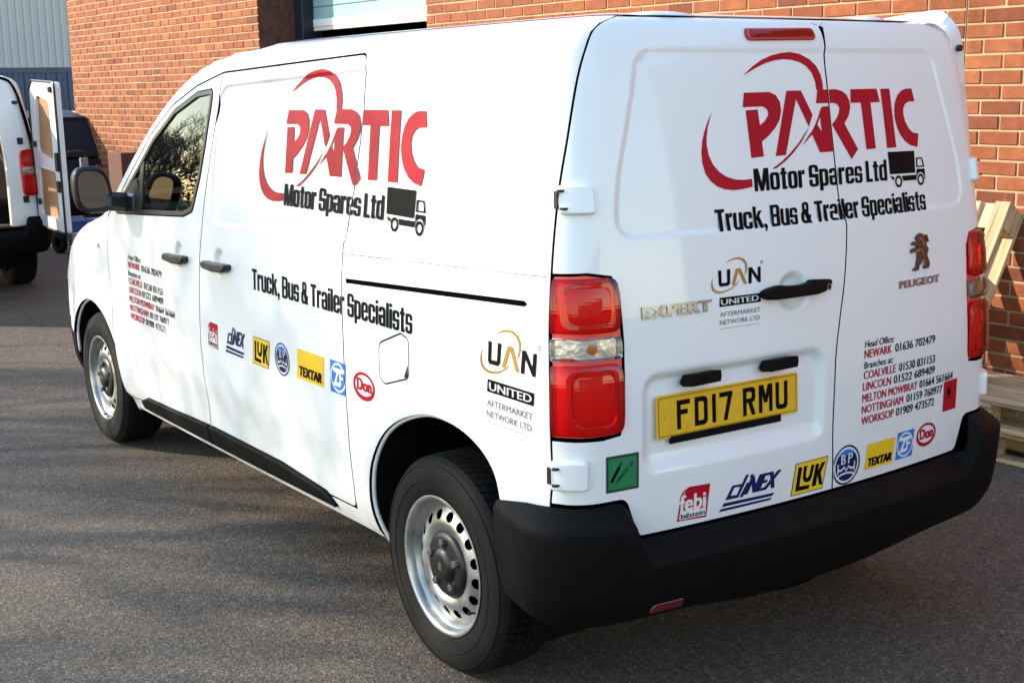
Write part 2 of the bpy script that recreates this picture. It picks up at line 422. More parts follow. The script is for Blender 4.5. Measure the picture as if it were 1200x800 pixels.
def lev(z):
    w=W_(z); r=RC(z); a=np.arcsin((w-r)/(R1-r)); yE=YR(z)+R1*(1-np.cos(a))+r*np.cos(a)
    rf=RCF(z); af=np.arcsin((w-rf)/(R2-rf)); yF=YF(z)-R2*(1-np.cos(af))-rf*np.cos(af)
    return w,r,a,yE,rf,af,yF
def bulge(y,yE,yF):
    t=np.clip((y-yE)/(yF-yE+1e-9),0,1); return .012*(4*t*(1-t))
def base(s,z):
    """left half surface: s<0 side (y=yE-s), s>0 corner and rear"""
    s=np.asarray(s,float); z=np.asarray(z,float)+0*s
    w,r,a,yE,rf,af,yF=lev(z)
    y=yE-s; x=-(w+bulge(np.clip(y,yE,yF),yE,yF))
    # rear corner
    L2=r*(np.pi/2-a); th=np.pi/2-np.clip(s,0,L2)/r
    xc=-(w-r); yc=yE
    m=s>0
    x=np.where(m,xc-r*np.sin(th),x); y=np.where(m,yc-r*np.cos(th),y)
    m2=s>L2; q=a-(s-L2)/R1
    x=np.where(m2,-R1*np.sin(q),x); y=np.where(m2,YR(z)+R1*(1-np.cos(q)),y)
    # front corner
    e=(yE-yF)-s   # >0 beyond front end
    m3=e>0; Lf=rf*(np.pi/2-af); th=np.pi/2-np.clip(e,0,Lf)/rf
    x=np.where(m3,-(w-rf)-rf*np.sin(th),x); y=np.where(m3,yF+rf*np.cos(th),y)
    m4=e>Lf; q=af-(e-Lf)/R2
    x=np.where(m4,-R2*np.sin(q),x); y=np.where(m4,YF(z)-R2*(1-np.cos(q)),y)
    return np.stack([x,y,z],-1)
def s_side(y,z): return lev(z)[3]-y
def s_rear(x,z):
    # x negative (left half) or positive beyond centre
    w,r,a,yE,rf,af,yF=lev(z); L2=r*(np.pi/2-a); x=np.asarray(x,float)
    xj=-R1*np.sin(a)
    s1=L2+R1*(a-np.arcsin(np.clip(-x/R1,-1,1)))
    th=np.arcsin(np.clip((-x-(w-r))/r,0,1)); s2=r*(np.pi/2-th)
    return np.where(x>=xj,s1,s2)
def s_end(z):
    w,r,a,yE,rf,af,yF=lev(z); return r*(np.pi/2-a)+R1*a     # rear centre
def s_front(z):
    w,r,a,yE,rf,af,yF=lev(z); return yE-yF-rf*(np.pi/2-af)-R2*af
# ------------------------------------------------------------------ pressings on the surface
def sstep(a, b, x):
    t = np.clip((x - a) / (b - a), 0, 1); return t * t * (3 - 2 * t)
def rbox(px, pz, x0, x1, z0, z1, r):
    cx, cz = (x0 + x1) / 2, (z0 + z1) / 2
    qx = np.abs(px - cx) - (x1 - x0) / 2 + r; qz = np.abs(pz - cz) - (z1 - z0) / 2 + r
    return np.hypot(np.maximum(qx, 0), np.maximum(qz, 0)) + np.minimum(np.maximum(qx, qz), 0) - r
def disp_side(y, z):
    zz = z + 0.035 * y                                        # pressing follows the rising roof line
    d = rbox(y, zz, 0.42, 2.44, 1.335, 1.862, 0.085)
    o = 0.008 * sstep(0.006, -0.007, d) * sstep(0.42, 0.75, y)
    for (cy, cz) in ((2.79, 1.098), (2.352, 1.110)):          # finger pockets behind the handles
        o = o + 0.020 * sstep(0.056, 0.030, np.hypot(y - cy, z - cz))
    # soft feature line low on the doors and flared arches
    o = o + 0.008 * sstep(0.62, 0.50, z) * sstep(0.36, 0.48, z) * sstep(1.2, 1.5, y) * sstep(3.6, 3.3, y)
    r1 = np.hypot((y - 4.03) / 1.0, z - 0.37)
    o = o - 0.014 * sstep(0.52, 0.43, r1) * sstep(0.30, 0.36, z)
    r2 = np.hypot(y - 0.80, z - 0.42)
    o = o - 0.008 * sstep(0.47, 0.41, r2) * sstep(0.30, 0.36, z)
    return o
def press_pts(y0, y1):
    """points along the edge of the flank pressing between y0 and y1"""
    out = []
    for t in (-.010, -.0065, -.003, .0005, .004, .0075):
        q = np.array(dens(rounded([(.42 - t, 1.335 - t), (2.44 + t, 1.335 - t), (2.44 + t, 1.862 + t), (.42 - t, 1.862 + t)], .085 + t, 10), .016))
        for a, b in q:
            if y0 < a < y1: out.append((float(s_side(a, b - .035 * a)), float(b - .035 * a)))
    return out
def disp_rear(x, z, right):
    xs = -x if right else x                                   # true x across the van
    half = 0.705 - 0.11 * sstep(1.40, 1.90, z)
    d = rbox(xs / half, z, -1.0, 1.0, 1.372, 1.848, 0.05)
    dz = rbox(xs, z, -half, half, 1.372, 1.846, 0.05)
    o = 0.006 * sstep(0.008, -0.010, dz)
    d2 = rbox(xs, z, -0.650, -0.012, 0.745, 1.010, 0.045)
    o = o + 0.021 * sstep(0.012, -0.020, d2) * sstep(0.735, 0.80, z)
    o = o + 0.018 * sstep(0.062, 0.030, np.hypot((xs + 0.122) / 1.05, z - 1.183))
    return o
def curve_pos(s, z, off, right, disp=True):
    p = base(s, z)
    e = 1e-3
    n = np.cross(base(s + e, z) - base(s - e, z), base(s, z + e) - base(s, z - e))
    n /= np.linalg.norm(n, axis=-1, keepdims=True) + 1e-12
    o = off(s, z, p) if callable(off) else off
    if disp:
        m = sstep(0.33, 0.40, p[..., 1])
        dr = disp_rear(p[..., 0], p[..., 2], right) * sstep(0.80, 0.76, np.abs(p[..., 0]))
        o = o - m * disp_side(p[..., 1], p[..., 2]) - (1 - m) * dr
    return p + n * np.asarray(o)[..., None] if np.ndim(o) else p + n * o
def curve_nrm(s, z, off, right, disp=True, e=1.5e-3):
    n = np.cross(curve_pos(s + e, z, off, right, disp) - curve_pos(s - e, z, off, right, disp),
                 curve_pos(s, z + e, off, right, disp) - curve_pos(s, z - e, off, right, disp))
    return n / (np.linalg.norm(n, axis=-1, keepdims=True) + 1e-12)

def s_corner(y, z):
    w, r, a, yE, rf, af, yF = lev(z)
    return r * (np.pi / 2 - np.arccos(np.clip((yE - y) / r, 0, 1)))
SEAM = pchip([.60, .68, .762, .872, 1.282, 1.42, 1.516, 1.59, 1.716, 1.842, 1.913, 1.937], [.222, .22, .213, .215, .237, .243, .246, .246, .250, .257, .274, .290])
def s_seam(z):
    return s_corner(SEAM(z), z)
XS = pchip([.54, .575, .77, .95, 1.095, 1.19, 1.31, 1.355, 1.375, 1.435, 1.555, 1.676, 1.795, 1.867, 1.937], [.046, .046, .037, .040, .065, .088, .108, .112, .106, .092, .086, .083, .083, .092, .10])

# ------------------------------------------------------------------ 2d outlines
def dens(pts, step=0.03, closed=True):
    out = []; n = len(pts)
    for i in range(n if closed else n - 1):
        a = np.array(pts[i], float); b = np.array(pts[(i + 1) % n], float)
        k = max(1, int(math.ceil(np.linalg.norm(b - a) / step)))
        for j in range(k): out.append(tuple(a + (b - a) * j / k))
    if not closed: out.append(tuple(pts[-1]))
    return out
def rounded(pts, rad, seg=6):
    """round the corners of a closed polygon; rad: one radius or one per corner"""
    n = len(pts); out = []
    for i in range(n):
        r = rad[i] if isinstance(rad, (list, tuple)) else rad
        p = np.array(pts[i], float); a = np.array(pts[i - 1], float) - p; b = np.array(pts[(i + 1) % n], float) - p
        la, lb = np.linalg.norm(a), np.linalg.norm(b)
        if r <= 0: out.append(tuple(p)); continue
        ca = np.dot(a, b) / (la * lb); ang = math.acos(max(-1, min(1, ca)))
        if ang > 3.05: out.append(tuple(p)); continue
        d = min(r / math.tan(ang / 2), la * 0.48, lb * 0.48)
        p0 = p + a / la * d; p1 = p + b / lb * d
        for k in range(seg + 1):
            t = k / seg; out.append(tuple((1 - t) ** 2 * p0 + 2 * t * (1 - t) * p + t * t * p1))
    return out
def smooth_open(pts, k=4):
    """Catmull-Rom through the points"""
    p = [np.array(q, float) for q in pts]; p = [2 * p[0] - p[1]] + p + [2 * p[-1] - p[-2]]; out = []
    for i in range(1, len(p) - 2):
        for j in range(k):
            t = j / k
            out.append(tuple(0.5 * (2 * p[i] + (p[i + 1] - p[i - 1]) * t + (2 * p[i - 1] - 5 * p[i] + 4 * p[i + 1] - p[i + 2]) * t * t + (3 * p[i] - p[i - 1] - 3 * p[i + 1] + p[i + 2]) * t ** 3)))
    out.append(tuple(p[-2])); return out
def area2(l):
    l = np.array(l); return 0.5 * np.sum(l[:, 0] * np.roll(l[:, 1], -1) - np.roll(l[:, 0], -1) * l[:, 1])
def dedup(l, e=1e-5):
    out = [l[0]]
    for p in l[1:]:
        if math.hypot(p[0] - out[-1][0], p[1] - out[-1][1]) > e: out.append(p)
    if math.hypot(out[0][0] - out[-1][0], out[0][1] - out[-1][1]) < e: out.pop()
    return out
def inset(loop, d):
    """move a closed loop to its left by d (left = inside when counter-clockwise)"""
    l = np.array(loop, float)
    e1 = l - np.roll(l, 1, 0); e2 = np.roll(l, -1, 0) - l
    n1 = np.stack([-e1[:, 1], e1[:, 0]], 1); n2 = np.stack([-e2[:, 1], e2[:, 0]], 1)
    n1 /= np.linalg.norm(n1, axis=1, keepdims=True) + 1e-12; n2 /= np.linalg.norm(n2, axis=1, keepdims=True) + 1e-12
    n = n1 + n2; n /= np.linalg.norm(n, axis=1, keepdims=True) + 1e-12
    c = np.clip(np.sum(n * n1, 1), 0.5, 1)
    return l + n * (d / c)[:, None], n
def in_poly(q, segs):
    """even-odd test of points q against segments (n,4), in blocks"""
    q = np.asarray(q); segs = np.asarray(segs); res = np.zeros(len(q), bool)
    x0, y0, x1, y1 = segs.T
    for i in range(0, len(q), 1500):
        a = q[i:i + 1500]; py = a[:, 1:2]; px = a[:, 0:1]
        c = (y0 > py) != (y1 > py)
        xi = x0 + (py - y0) * (x1 - x0) / np.where(y1 == y0, 1e-12, y1 - y0)
        res[i:i + 1500] = (np.sum(c & (px < xi), 1) % 2) == 1
    return res
def loop_segs(l):
    l = np.asarray(l, float); return np.concatenate([l, np.roll(l, -1, 0)], 1)
def cdt(points, loops, segs=None):
    """triangulate points with the loops as constraints -> verts, tris"""
    vs = [Vector((float(a), float(b))) for a, b in points]; ed = []
    for l in loops:
        n0 = len(vs); vs += [Vector((float(a), float(b))) for a, b in l]
        ed += [(n0 + i, n0 + (i + 1) % len(l)) for i in range(len(l))]
    if segs is not None:
        for a in segs:
            n0 = len(vs); vs += [Vector((float(a[0]), float(a[1]))), Vector((float(a[2]), float(a[3])))]; ed.append((n0, n0 + 1))
    r = delaunay_2d_cdt(vs, ed, [], 0, 1e-6, False)
    return np.array([tuple(v) for v in r[0]]), np.array([tuple(f) for f in r[2] if len(f) == 3])

LIP = ((0.0008, 0.0010), (0.0012, 0.0030), (0.0012, 0.026))
def panel(name, mat, parent, outer, holes=(), off=0.0, right=False, gap=0.0026, lip=LIP, step=0.028, disp=True, extra=None, seal=False):
    """a sheet cut out of the van surface; outer/holes are loops in (s, z)"""
    loops = []
    for i, l in enumerate([outer] + list(holes)):
        l = dedup([tuple(p) for p in l])
        a = area2(l)
        if (i == 0) != (a > 0): l = l[::-1]
        loops.append(inset(l, gap + lip[-1][0] if lip else gap))
    bl = [l[0] for l in loops]
    o = bl[0]; s0, z0 = o.min(0); s1, z1 = o.max(0)
    gs, gz = np.meshgrid(np.arange(s0, s1, step), np.arange(z0, z1, step)); gs = gs + (np.arange(gs.shape[0]) % 2)[:, None] * step * 0.5
    pts = np.stack([gs.ravel(), gz.ravel()], 1)
    if extra is not None: pts = np.concatenate([pts, np.asarray(extra)])
    segs = np.concatenate([loop_segs(l) for l in bl])
    pts = pts[in_poly(pts, segs)]
    ball = np.concatenate(bl); keep = np.ones(len(pts), bool)
    for i in range(0, len(pts), 1000):
        d = np.min(np.hypot(pts[i:i + 1000, 0:1] - ball[:, 0], pts[i:i + 1000, 1:2] - ball[:, 1]), 1); keep[i:i + 1000] = d > step * 0.35
    pts = pts[keep]
    v2, tri = cdt(pts, bl)
    tri = tri[in_poly(v2[tri].mean(1), segs)]
    a = v2[tri]; ar = (a[:, 1, 0] - a[:, 0, 0]) * (a[:, 2, 1] - a[:, 0, 1]) - (a[:, 2, 0] - a[:, 0, 0]) * (a[:, 1, 1] - a[:, 0, 1])
    tri[ar < 0] = tri[ar < 0][:, ::-1]
    V = [curve_pos(v2[:, 0], v2[:, 1], off, right, disp)]; N = [curve_nrm(v2[:, 0], v2[:, 1], off, right, disp)]
    F = [tuple(t) for t in tri]; nv = len(v2); MI = [0] * len(F)
    if lip:
        for li, (bl_, nrm2) in enumerate(loops):
            k = len(bl_); ringp = []
            pos = curve_pos(bl_[:, 0], bl_[:, 1], off, right, disp); nr = curve_nrm(bl_[:, 0], bl_[:, 1], off, right, disp)
            ou = -nrm2; e = 1e-3
            T = curve_pos(bl_[:, 0] + ou[:, 0] * e, bl_[:, 1] + ou[:, 1] * e, off, right, disp) - pos; T /= np.linalg.norm(T, axis=1, keepdims=True) + 1e-12
            ringp.append((pos, nr))
            for j, (oo, dd) in enumerate(lip):
                p = pos + T * oo - nr * dd
                f = (j + 1) / len(lip) * 1.3
                nn = nr * max(0, 1 - f) + T * min(1, f); nn /= np.linalg.norm(nn, axis=1, keepdims=True)
                ringp.append((p, nn))
            idx = []
            for (p, nn) in ringp:
                V.append(p); N.append(nn); idx.append(np.arange(nv, nv + k)); nv += k
            for j in range(len(idx) - 1):
                for i in range(k):
                    i2 = (i + 1) % k
                    F.append((idx[j][i], idx[j + 1][i], idx[j + 1][i2], idx[j][i2])); MI.append(1 if j >= len(idx) - 3 else 0)
    V = np.concatenate(V); N = np.concatenate(N)
    if right:
        V[:, 0] *= -1; N[:, 0] *= -1; F = [tuple(reversed(f)) for f in F]
    if seal:
        return mesh(name, V, F, [mat, M['dark']], parent, normals=N, mi=MI + [0] * (len(F) - len(MI)))
    return mesh(name, V, F, mat, parent, normals=N)

def side_loop(pts, step=0.03):
    """(y, z) points -> (s, z)"""
    d = np.array(dens(pts, step)); return [(float(a), float(b)) for a, b in zip(s_side(d[:, 0], d[:, 1]), d[:, 1])]
def rear_loop(pts, step=0.03):
    """(x, z) points, x in the half being built -> (s, z)"""
    d = np.array(dens(pts, step)); return [(float(a), float(b)) for a, b in zip(s_rear(d[:, 0], d[:, 1]), d[:, 1])]

# ------------------------------------------------------------------ lettering and flat graphics
_fc = {}
def glyphs(txt):
    """outline segments of a text in the built-in font, baseline 0, cap height 1, and its x range"""
    if txt in _fc: return _fc[txt]
    cu = bpy.data.curves.new('tmp', 'FONT'); cu.body = txt; cu.resolution_u = 3
    ob = bpy.data.objects.new('tmp', cu); COL.objects.link(ob)
    dg = bpy.context.evaluated_depsgraph_get(); ev = ob.evaluated_get(dg); me = ev.to_mesh()
    co = np.array([v.co[:2] for v in me.vertices]); cnt = {}
    for p in me.polygons:
        vs = list(p.vertices)
        for i in range(len(vs)):
            k = (min(vs[i], vs[i - 1]), max(vs[i], vs[i - 1])); cnt[k] = cnt.get(k, 0) + 1
    ed = np.array([k for k, c in cnt.items() if c == 1])
    ev.to_mesh_clear(); bpy.data.objects.remove(ob); bpy.data.curves.remove(cu)
    sg = np.concatenate([co[ed[:, 0]], co[ed[:, 1]]], 1) / 0.682
    _fc[txt] = sg
    return sg
def text(txt, x0, x1, zb, cap, shear=0.0, bx=0.0, bz=0.0, nb=1):
    """list of shapes (segment arrays): text fitted to x0..x1 with baseline zb and cap height cap; bx/bz thicken it"""
    g = glyphs(txt).copy(); lo = min(g[:, 0].min(), g[:, 2].min()); hi = max(g[:, 0].max(), g[:, 2].max())
    k = (x1 - x0 - 2 * bx) / (hi - lo)
    h = cap - 2 * bz
    out = np.empty_like(g)
    for c in (0, 2):
        out[:, c] = x0 + bx + (g[:, c] - lo) * k + shear * g[:, c + 1] * h
        out[:, c + 1] = zb + bz + g[:, c + 1] * h
    if bx == 0 and bz == 0: return [out]
    sh = []
    for i in range(-nb, nb + 1):
        for j in ((-1, 1) if bz > 0 else (0,)):
            q = out.copy(); q[:, [0, 2]] += bx * i / nb; q[:, [1, 3]] += bz * j; sh.append(q)
    return sh
def heavy(txt, x0, x1, zb, cap):
    """condensed heavy sign lettering drawn from rounded blocks; returns four passes (fill, cut, fill, cut)"""
    xh, t, hb = .79, .165, .13
    R = lambda a, b, c, d: [(a, b), (c, b), (c, d), (a, d)]
    def rr(a, b, c, d, r): return rounded(R(a, b, c, d), r, 4)
    def G(c):
        w = .44
        ring = ([rr(0, 0, w, xh, .17)], [rr(t, hb, w - t, xh - hb, .05)])
        if c == 'o': return w, ring[0], ring[1], [], []
        if c == 'd': return w, ring[0] + [R(w - t, 0, w, 1)], ring[1], [], []
        if c == 'p': return w, ring[0] + [R(0, -.2, t, xh)], ring[1], [], []
        if c == 'c': return w, ring[0], ring[1] + [R(w - t - .01, .31, w + .01, .48)], [], []
        if c == 'e': return w, ring[0], ring[1], [R(t - .02, .36, w - .004, .46)], [R(w - t - .02, .25, w + .01, .36)]
        if c == 'a': return w, ring[0] + [R(w - t, 0, w, .5)], ring[1], [rounded(R(t - .03, .34, w - .05, .46), .02, 3)], [R(-.01, .46, t + .01, .56)]
        if c == 'u': return w, [rounded(R(0, 0, w, xh), [.16, .1, 0, 0], 4)], [rounded(R(t, hb, w - t, xh + .02), [.05, .05, 0, 0], 4)], [R(w - t, 0, w, xh)], []
        if c == 's': w = .41; return w, [rr(0, 0, w, xh, .15)], [rr(t * .92, .455, w - t * .88, xh - .12, .035), rr(t * .88, .12, w - t * .92, .335, .035), R(w - t - .03, .46, w + .01, .535), R(-.01, .255, t + .03, .33)], [], []
        if c == 'S': w = .46; return w, [rr(0, 0, w, 1, .17)], [rr(t, .575, w - t * .95, .87, .045), rr(t * .95, .13, w - t, .425, .045), R(w - t - .03, .58, w + .01, .665), R(-.01, .335, t + .03, .42)], [], []
        if c == 'r': w = .32; return w, [R(0, 0, t, xh), [(t - .01, xh - .21), (w, xh - .17), (w, xh + .01), (t + .03, xh)]], [], [], []
        if c == 't': w = .30; return w, [rounded(R(.065, 0, .065 + t, .96), [.06, 0, 0, 0], 3), R(.10, 0, w - .01, hb), R(0, xh - .125, w, xh)], [], [], []
        if c == 'i': return t, [R(0, 0, t, xh), R(0, .865, t, 1)], [], [], []
        if c == 'l': return t, [R(0, 0, t, 1)], [], [], []
        if c == 'k': w = .46; return w, [R(0, 0, t, 1), [(t - .01, .30), (w, xh), (w - .18, xh), (t - .01, .50)], [(t + .02, .44), (w - .18, 0), (w + .01, 0), (t + .145, .56)]], [], [], []
        if c == 'M': w = .66; return w, [R(0, 0, .15, 1), R(w - .15, 0, w, 1), [(0, 1), (w / 2 - .07, 0), (w / 2 + .07, 0), (.21, 1)], [(w - .21, 1), (w / 2 - .07, 0), (w / 2 + .07, 0), (w, 1)]], [], [], []
        if c == 'L': w = .36; return w, [R(0, 0, t + .01, 1), R(0, 0, w, .15)], [], [], []
        if c == 'T': w = .45; return w, [R(0, .85, w, 1), R(w / 2 - .088, 0, w / 2 + .088, 1)], [], [], []
        if c == 'B': w = .48; return w, [rounded(R(0, 0, w, 1), [0, .16, .16, 0], 4)], [rr(t, .13, w - t, .435, .04), rr(t, .565, w - t, .87, .04), [(w - .045, .505), (w + .01, .455), (w + .01, .555)]], [], []
        if c == '&': w = .54; return w, [rr(.07, .48, .42, 1, .15), rr(0, 0, .42, .58, .17), [(.11, .64), (.29, .66), (.545, 0), (.365, 0)], [(.385, .40), (.54, .40), (.50, .16), (.40, .16)]], [rr(.205, .66, .285, .88, .04), [(.155, .40), (.20, .40), (.29, .17), (.25, .13), (.19, .13), (.155, .18)]], [], []
        if c == ',': return .17, [R(0, 0, t, .17), [(.05, .01), (t, .01), (.07, -.17), (0, -.17)]], [], [], []
        return .18, [], [], [], []
    pen = 0.0; ps = [[], [], [], []]
    for c in txt:
        if c == ' ': pen += .16; continue
        g = G(c)
        for k in range(4):
            for l in g[k + 1]: ps[k].append(np.array(l, float) + np.array([pen, 0]))
        pen += g[0] + .042
    W = pen - .042; kx = (x1 - x0) / W
    return [(m, [loop_segs(l * np.array([kx, cap]) + np.array([x0, zb])) for l in p]) for m, p in zip(('vblack', None, 'vblack', None), ps) if p]
def poly(pts): return [loop_segs(pts)]
def ell(cx, cz, rx, rz, n=36, rot=0.0):
    t = np.linspace(0, 2 * pi, n, endpoint=False); a = rx * np.cos(t); b = rz * np.sin(t)
    return [loop_segs(np.stack([cx + a * cos(rot) - b * sin(rot), cz + a * sin(rot) + b * cos(rot)], 1))]
def stroke(pts, w):
    """open polyline of width w"""
    p = np.array(pts, float); t = np.gradient(p, axis=0); t /= np.linalg.norm(t, axis=1, keepdims=True) + 1e-12
    n = np.stack([-t[:, 1], t[:, 0]], 1) * w / 2
    return [loop_segs(np.concatenate([p + n, (p - n)[::-1]]))]
def tri2d(layers, grid=0.05, lines=()):
    """layers: (material or None, shapes) painted in order -> verts2d, tris, material per tri"""
    segs = np.concatenate([s for _, sh in layers for s in sh])
    lo = np.minimum(segs[:, :2].min(0), segs[:, 2:].min(0)); hi = np.maximum(segs[:, :2].max(0), segs[:, 2:].max(0))
    gx, gz = np.meshgrid(np.arange(lo[0] + grid / 2, hi[0], grid), np.arange(lo[1] + grid / 2, hi[1], grid))
    pts = np.stack([gx.ravel(), gz.ravel()], 1) if gx.size else np.zeros((0, 2))
    v, t = cdt(pts, [], np.round(segs, 6))
    c = v[t].mean(1); lab = np.full(len(t), -1); names = []
    for mname, sh in layers:
        if mname is not None and mname not in names: names.append(mname)
        for s in sh:
            b0 = np.minimum(s[:, :2].min(0), s[:, 2:].min(0)); b1 = np.maximum(s[:, :2].max(0), s[:, 2:].max(0))
            cand = np.where(np.all((c >= b0) & (c <= b1), 1))[0]
            if len(cand):
                ins = cand[in_poly(c[cand], s)]; lab[ins] = -1 if mname is None else names.index(mname)
    k = lab >= 0; t = t[k]; lab = lab[k]
    a = v[t]; ar = (a[:, 1, 0] - a[:, 0, 0]) * (a[:, 2, 1] - a[:, 0, 1]) - (a[:, 2, 0] - a[:, 0, 0]) * (a[:, 1, 1] - a[:, 0, 1])
    k = np.abs(ar) > 1e-11; t = t[k]; lab = lab[k]; ar = ar[k]
    t[ar < 0] = t[ar < 0][:, ::-1]
    u, inv = np.unique(t.ravel(), return_inverse=True)
    return v[u], inv.reshape(-1, 3), lab, names
def decal_geo(name, geo, parent, where, fx=(1, 0), fz=(1, 0), off=0.0014, thick=0.0, mats=None):
    """lay 2d geometry on the van: x' = fx0*x+fx1, z' = fz0*z+fz1; where = 'rear' (x) or 'side' (x' is y)"""
    v, t, lab, names = geo
    x = v[:, 0] * fx[0] + fx[1]; z = v[:, 1] * fz[0] + fz[1]
    s = s_rear(x, z) if where == 'rear' else s_side(x, z)
    if where == 'rear':
        off_ = off
    p = curve_pos(s, z, off, False); n = curve_nrm(s, z, off, False)
    F = [tuple(q) for q in t]
    if (fx[0] < 0) != (where == 'side'): F = [tuple(reversed(q)) for q in F]
    ml = [M[m] for m in names] if mats is None else mats
    if thick > 0:
        k = len(p); top = p + n * thick; cnt = {}
        for q in F:
            for i in range(3):
                e = (q[i], q[(i + 1) % 3]); cnt[e] = 1
        side = [(a, b) for (a, b) in cnt if (b, a) not in cnt]
        V = np.concatenate([p, top]); FF = [tuple(i + k for i in q) for q in F] + [(a, b, b + k, a + k) for a, b in side]
        return mesh(name, V, FF, ml, parent, mi=list(lab) + [0] * len(side))
    return mesh(name, p, F, ml, parent, normals=n, mi=lab)
# ================================================================== the van
VAN = empty('delivery_van', (-0.035, 0, 0))
tag(VAN, 'white panel van in the foreground covered in red and black lettering', 'van')
ZTOP = 1.937

def seam_pts(z0, z1, n, ds=0.0):
    z = np.linspace(z0, z1, n); return [(float(a) + ds, float(b)) for a, b in zip(s_seam(z), z)]
def sillz(y): return 0.334 + (y - 1.135) / (3.62 - 1.135) * (0.272 - 0.334)

REAR_ARCH = smooth_open([(1.145, .30), (1.178, .40), (1.182, .48), (1.152, .585), (1.075, .688), (.963, .762), (.81, .812), (.67, .815), (.555, .785), (.475, .73), (.436, .65), (.42, .56)], 4)
FRONT_ARCH = smooth_open([(3.67, .245), (3.641, .385), (3.679, .549), (3.83, .695), (4.053, .748), (4.25, .69), (4.385, .565), (4.43, .42)], 5)
SLIDE_REAR = [(1.312, .385), (1.314, .669), (1.323, .954), (1.332, 1.146), (1.326, 1.26), (1.300, 1.40), (1.288, 1.44), (1.268, 1.60), (1.264, 1.70), (1.277, 1.868)]
SLIDE_FRONT = [(2.578, .355), (2.573, .583), (2.582, .761), (2.552, 1.113), (2.509, 1.353), (2.438, 1.685), (2.427, 1.830)]
DOOR_FRONT = [(3.655, .325), (3.67, .45), (3.705, .671), (3.752, .996), (3.742, 1.195), (3.655, 1.240), (3.385, 1.437), (3.185, 1.585), (2.95, 1.706), (2.69, 1.782)]

side_door_y = SLIDE_FRONT[::-1] + SLIDE_REAR[:1]                        # front edge down, then along the bottom
side_door_loop = rounded(SLIDE_REAR + SLIDE_FRONT[::-1], [.03] + [0.0] * 8 + [.035] + [.006] + [0] * 5 + [.01])
front_door_loop = rounded(SLIDE_FRONT + DOOR_FRONT[::-1], [.01] + [0] * 5 + [.006] + [.02] * 4 + [.03, .05, .05, 0, 0, .03])
doors_hole = rounded(SLIDE_REAR + [SLIDE_FRONT[-1]] + DOOR_FRONT[::-1], [0] * 9 + [.035] + [0] * 11)
WINDOW = [(2.500, 1.770), (2.505, 1.70), (2.532, 1.55), (2.568, 1.42), (2.635, 1.285), (2.74, 1.258), (3.27, 1.228), (3.655, 1.208), (3.352, 1.420), (3.155, 1.566), (2.925, 1.686), (2.675, 1.757)]
window_loop = rounded(WINDOW, [.03, 0, .05, .06, .05, .03, 0, .02, .1, .1, .1, .05])
GLASS_IN = 0.020

def body_side(right):
    lo = seam_pts(.60, ZTOP, 60)                                        # rear edge upwards
    top = []
    z = ZTOP
    se, sf = float(s_seam(ZTOP)), float(s_front(ZTOP))
    n = 90
    top = [(se + (sf - se) * i / n, ZTOP) for i in range(1, n)]
    # windscreen: front centre line down to the scuttle, out to the pillar and back
    wz = 1.80
    cl = [(float(s_front(q)), float(q)) for q in np.linspace(ZTOP, 1.81, 14)]
    def pil(q, e):                                                      # pillar edge: e metres of outline beyond the side
        w, r, a, yE, rf, af, yF = lev(q); return (float(yE - yF - e), float(q))
    eT, eB = 0.26, 0.27
    ws_top = [(cl[-1][0] + (pil(1.81, eT)[0] - cl[-1][0]) * i / 12, 1.81) for i in range(1, 12)]
    ws_side = [pil(q, eT + (eB - eT) * (1.81 - q) / (1.81 - 1.20)) for q in np.linspace(1.81, 1.20, 24)]
    sb = float(s_front(1.20)); ws_bot = [(ws_side[-1][0] + (sb - ws_side[-1][0]) * i / 14, 1.20) for i in range(1, 14)]
    cl2 = [(float(s_front(q)), float(q)) for q in np.linspace(1.20, .60, 40)]
    ylo = lev(.60)[3] - s_front(.60)
    fa = [(float(s_side(y, zz)), float(zz)) for y, zz in FRONT_ARCH]
    s_low = float(s_side(4.44, .60))
    bot1 = [(cl2[-1][0] + (s_low - cl2[-1][0]) * i / 20, .60) for i in range(1, 20)] + [(float(s_side(4.41, .53)), .53)]
    fa_ = [p for p in fa[::-1] if p[1] < .50 or p[0] > float(s_side(4.40, .55))]
    fa_ = [(float(s_side(y, zz)), float(zz)) for y, zz in FRONT_ARCH[::-1] if not (y > 4.40)]
    sill = side_loop([(y, sillz(y) - 0.012) for y in np.linspace(3.64, 1.16, 60)], 9)
    ra = [(float(s_side(y, zz)), float(zz)) for y, zz in REAR_ARCH]
    end = [(float(s_side(y, .60)), .60) for y in np.linspace(.40, .30, 4)]
    outer = lo + top + cl + ws_top + ws_side + ws_bot + cl2 + bot1 + fa_ + sill + ra + end
    holes = []
    if right:
        holes.append(side_loop([(1.30, .36), (1.30, 1.855), (2.43, 1.825), (2.56, .36)], .03))
        holes.append(side_loop(front_door_loop, .03))
    else:
        holes.append(side_loop(doors_hole, .03))
        holes.append(side_loop(fuel_loop, .02))
        holes.append(side_loop([(1.300, 1.1505), (1.300, 1.1595), (.330, 1.2085), (.322, 1.2042), (.330, 1.1995)], .03))
    return panel('body_shell', M['paint'], VAN, outer, holes, right=right, gap=0.0027, seal=True, extra=press_pts(.33, 1.30) if not right else None)
fuel_loop = rounded([(1.088, .985), (.955, 1.034), (.908, 1.022), (.908, .905), (1.058, .860), (1.085, .880)], [.03, .02, .025, .03, .03, .03])
body_left = body_side(False)
body_right = body_side(True)
tag(body_left, 'white left flank and wing of the van'); tag(body_right, 'white right flank and wing of the van')
panel('fuel_flap', M['paint'], body_left, side_loop(fuel_loop, .015), gap=0.0014, lip=((.0008, .0010), (.0012, .003), (.0012, .012)), seal=True)
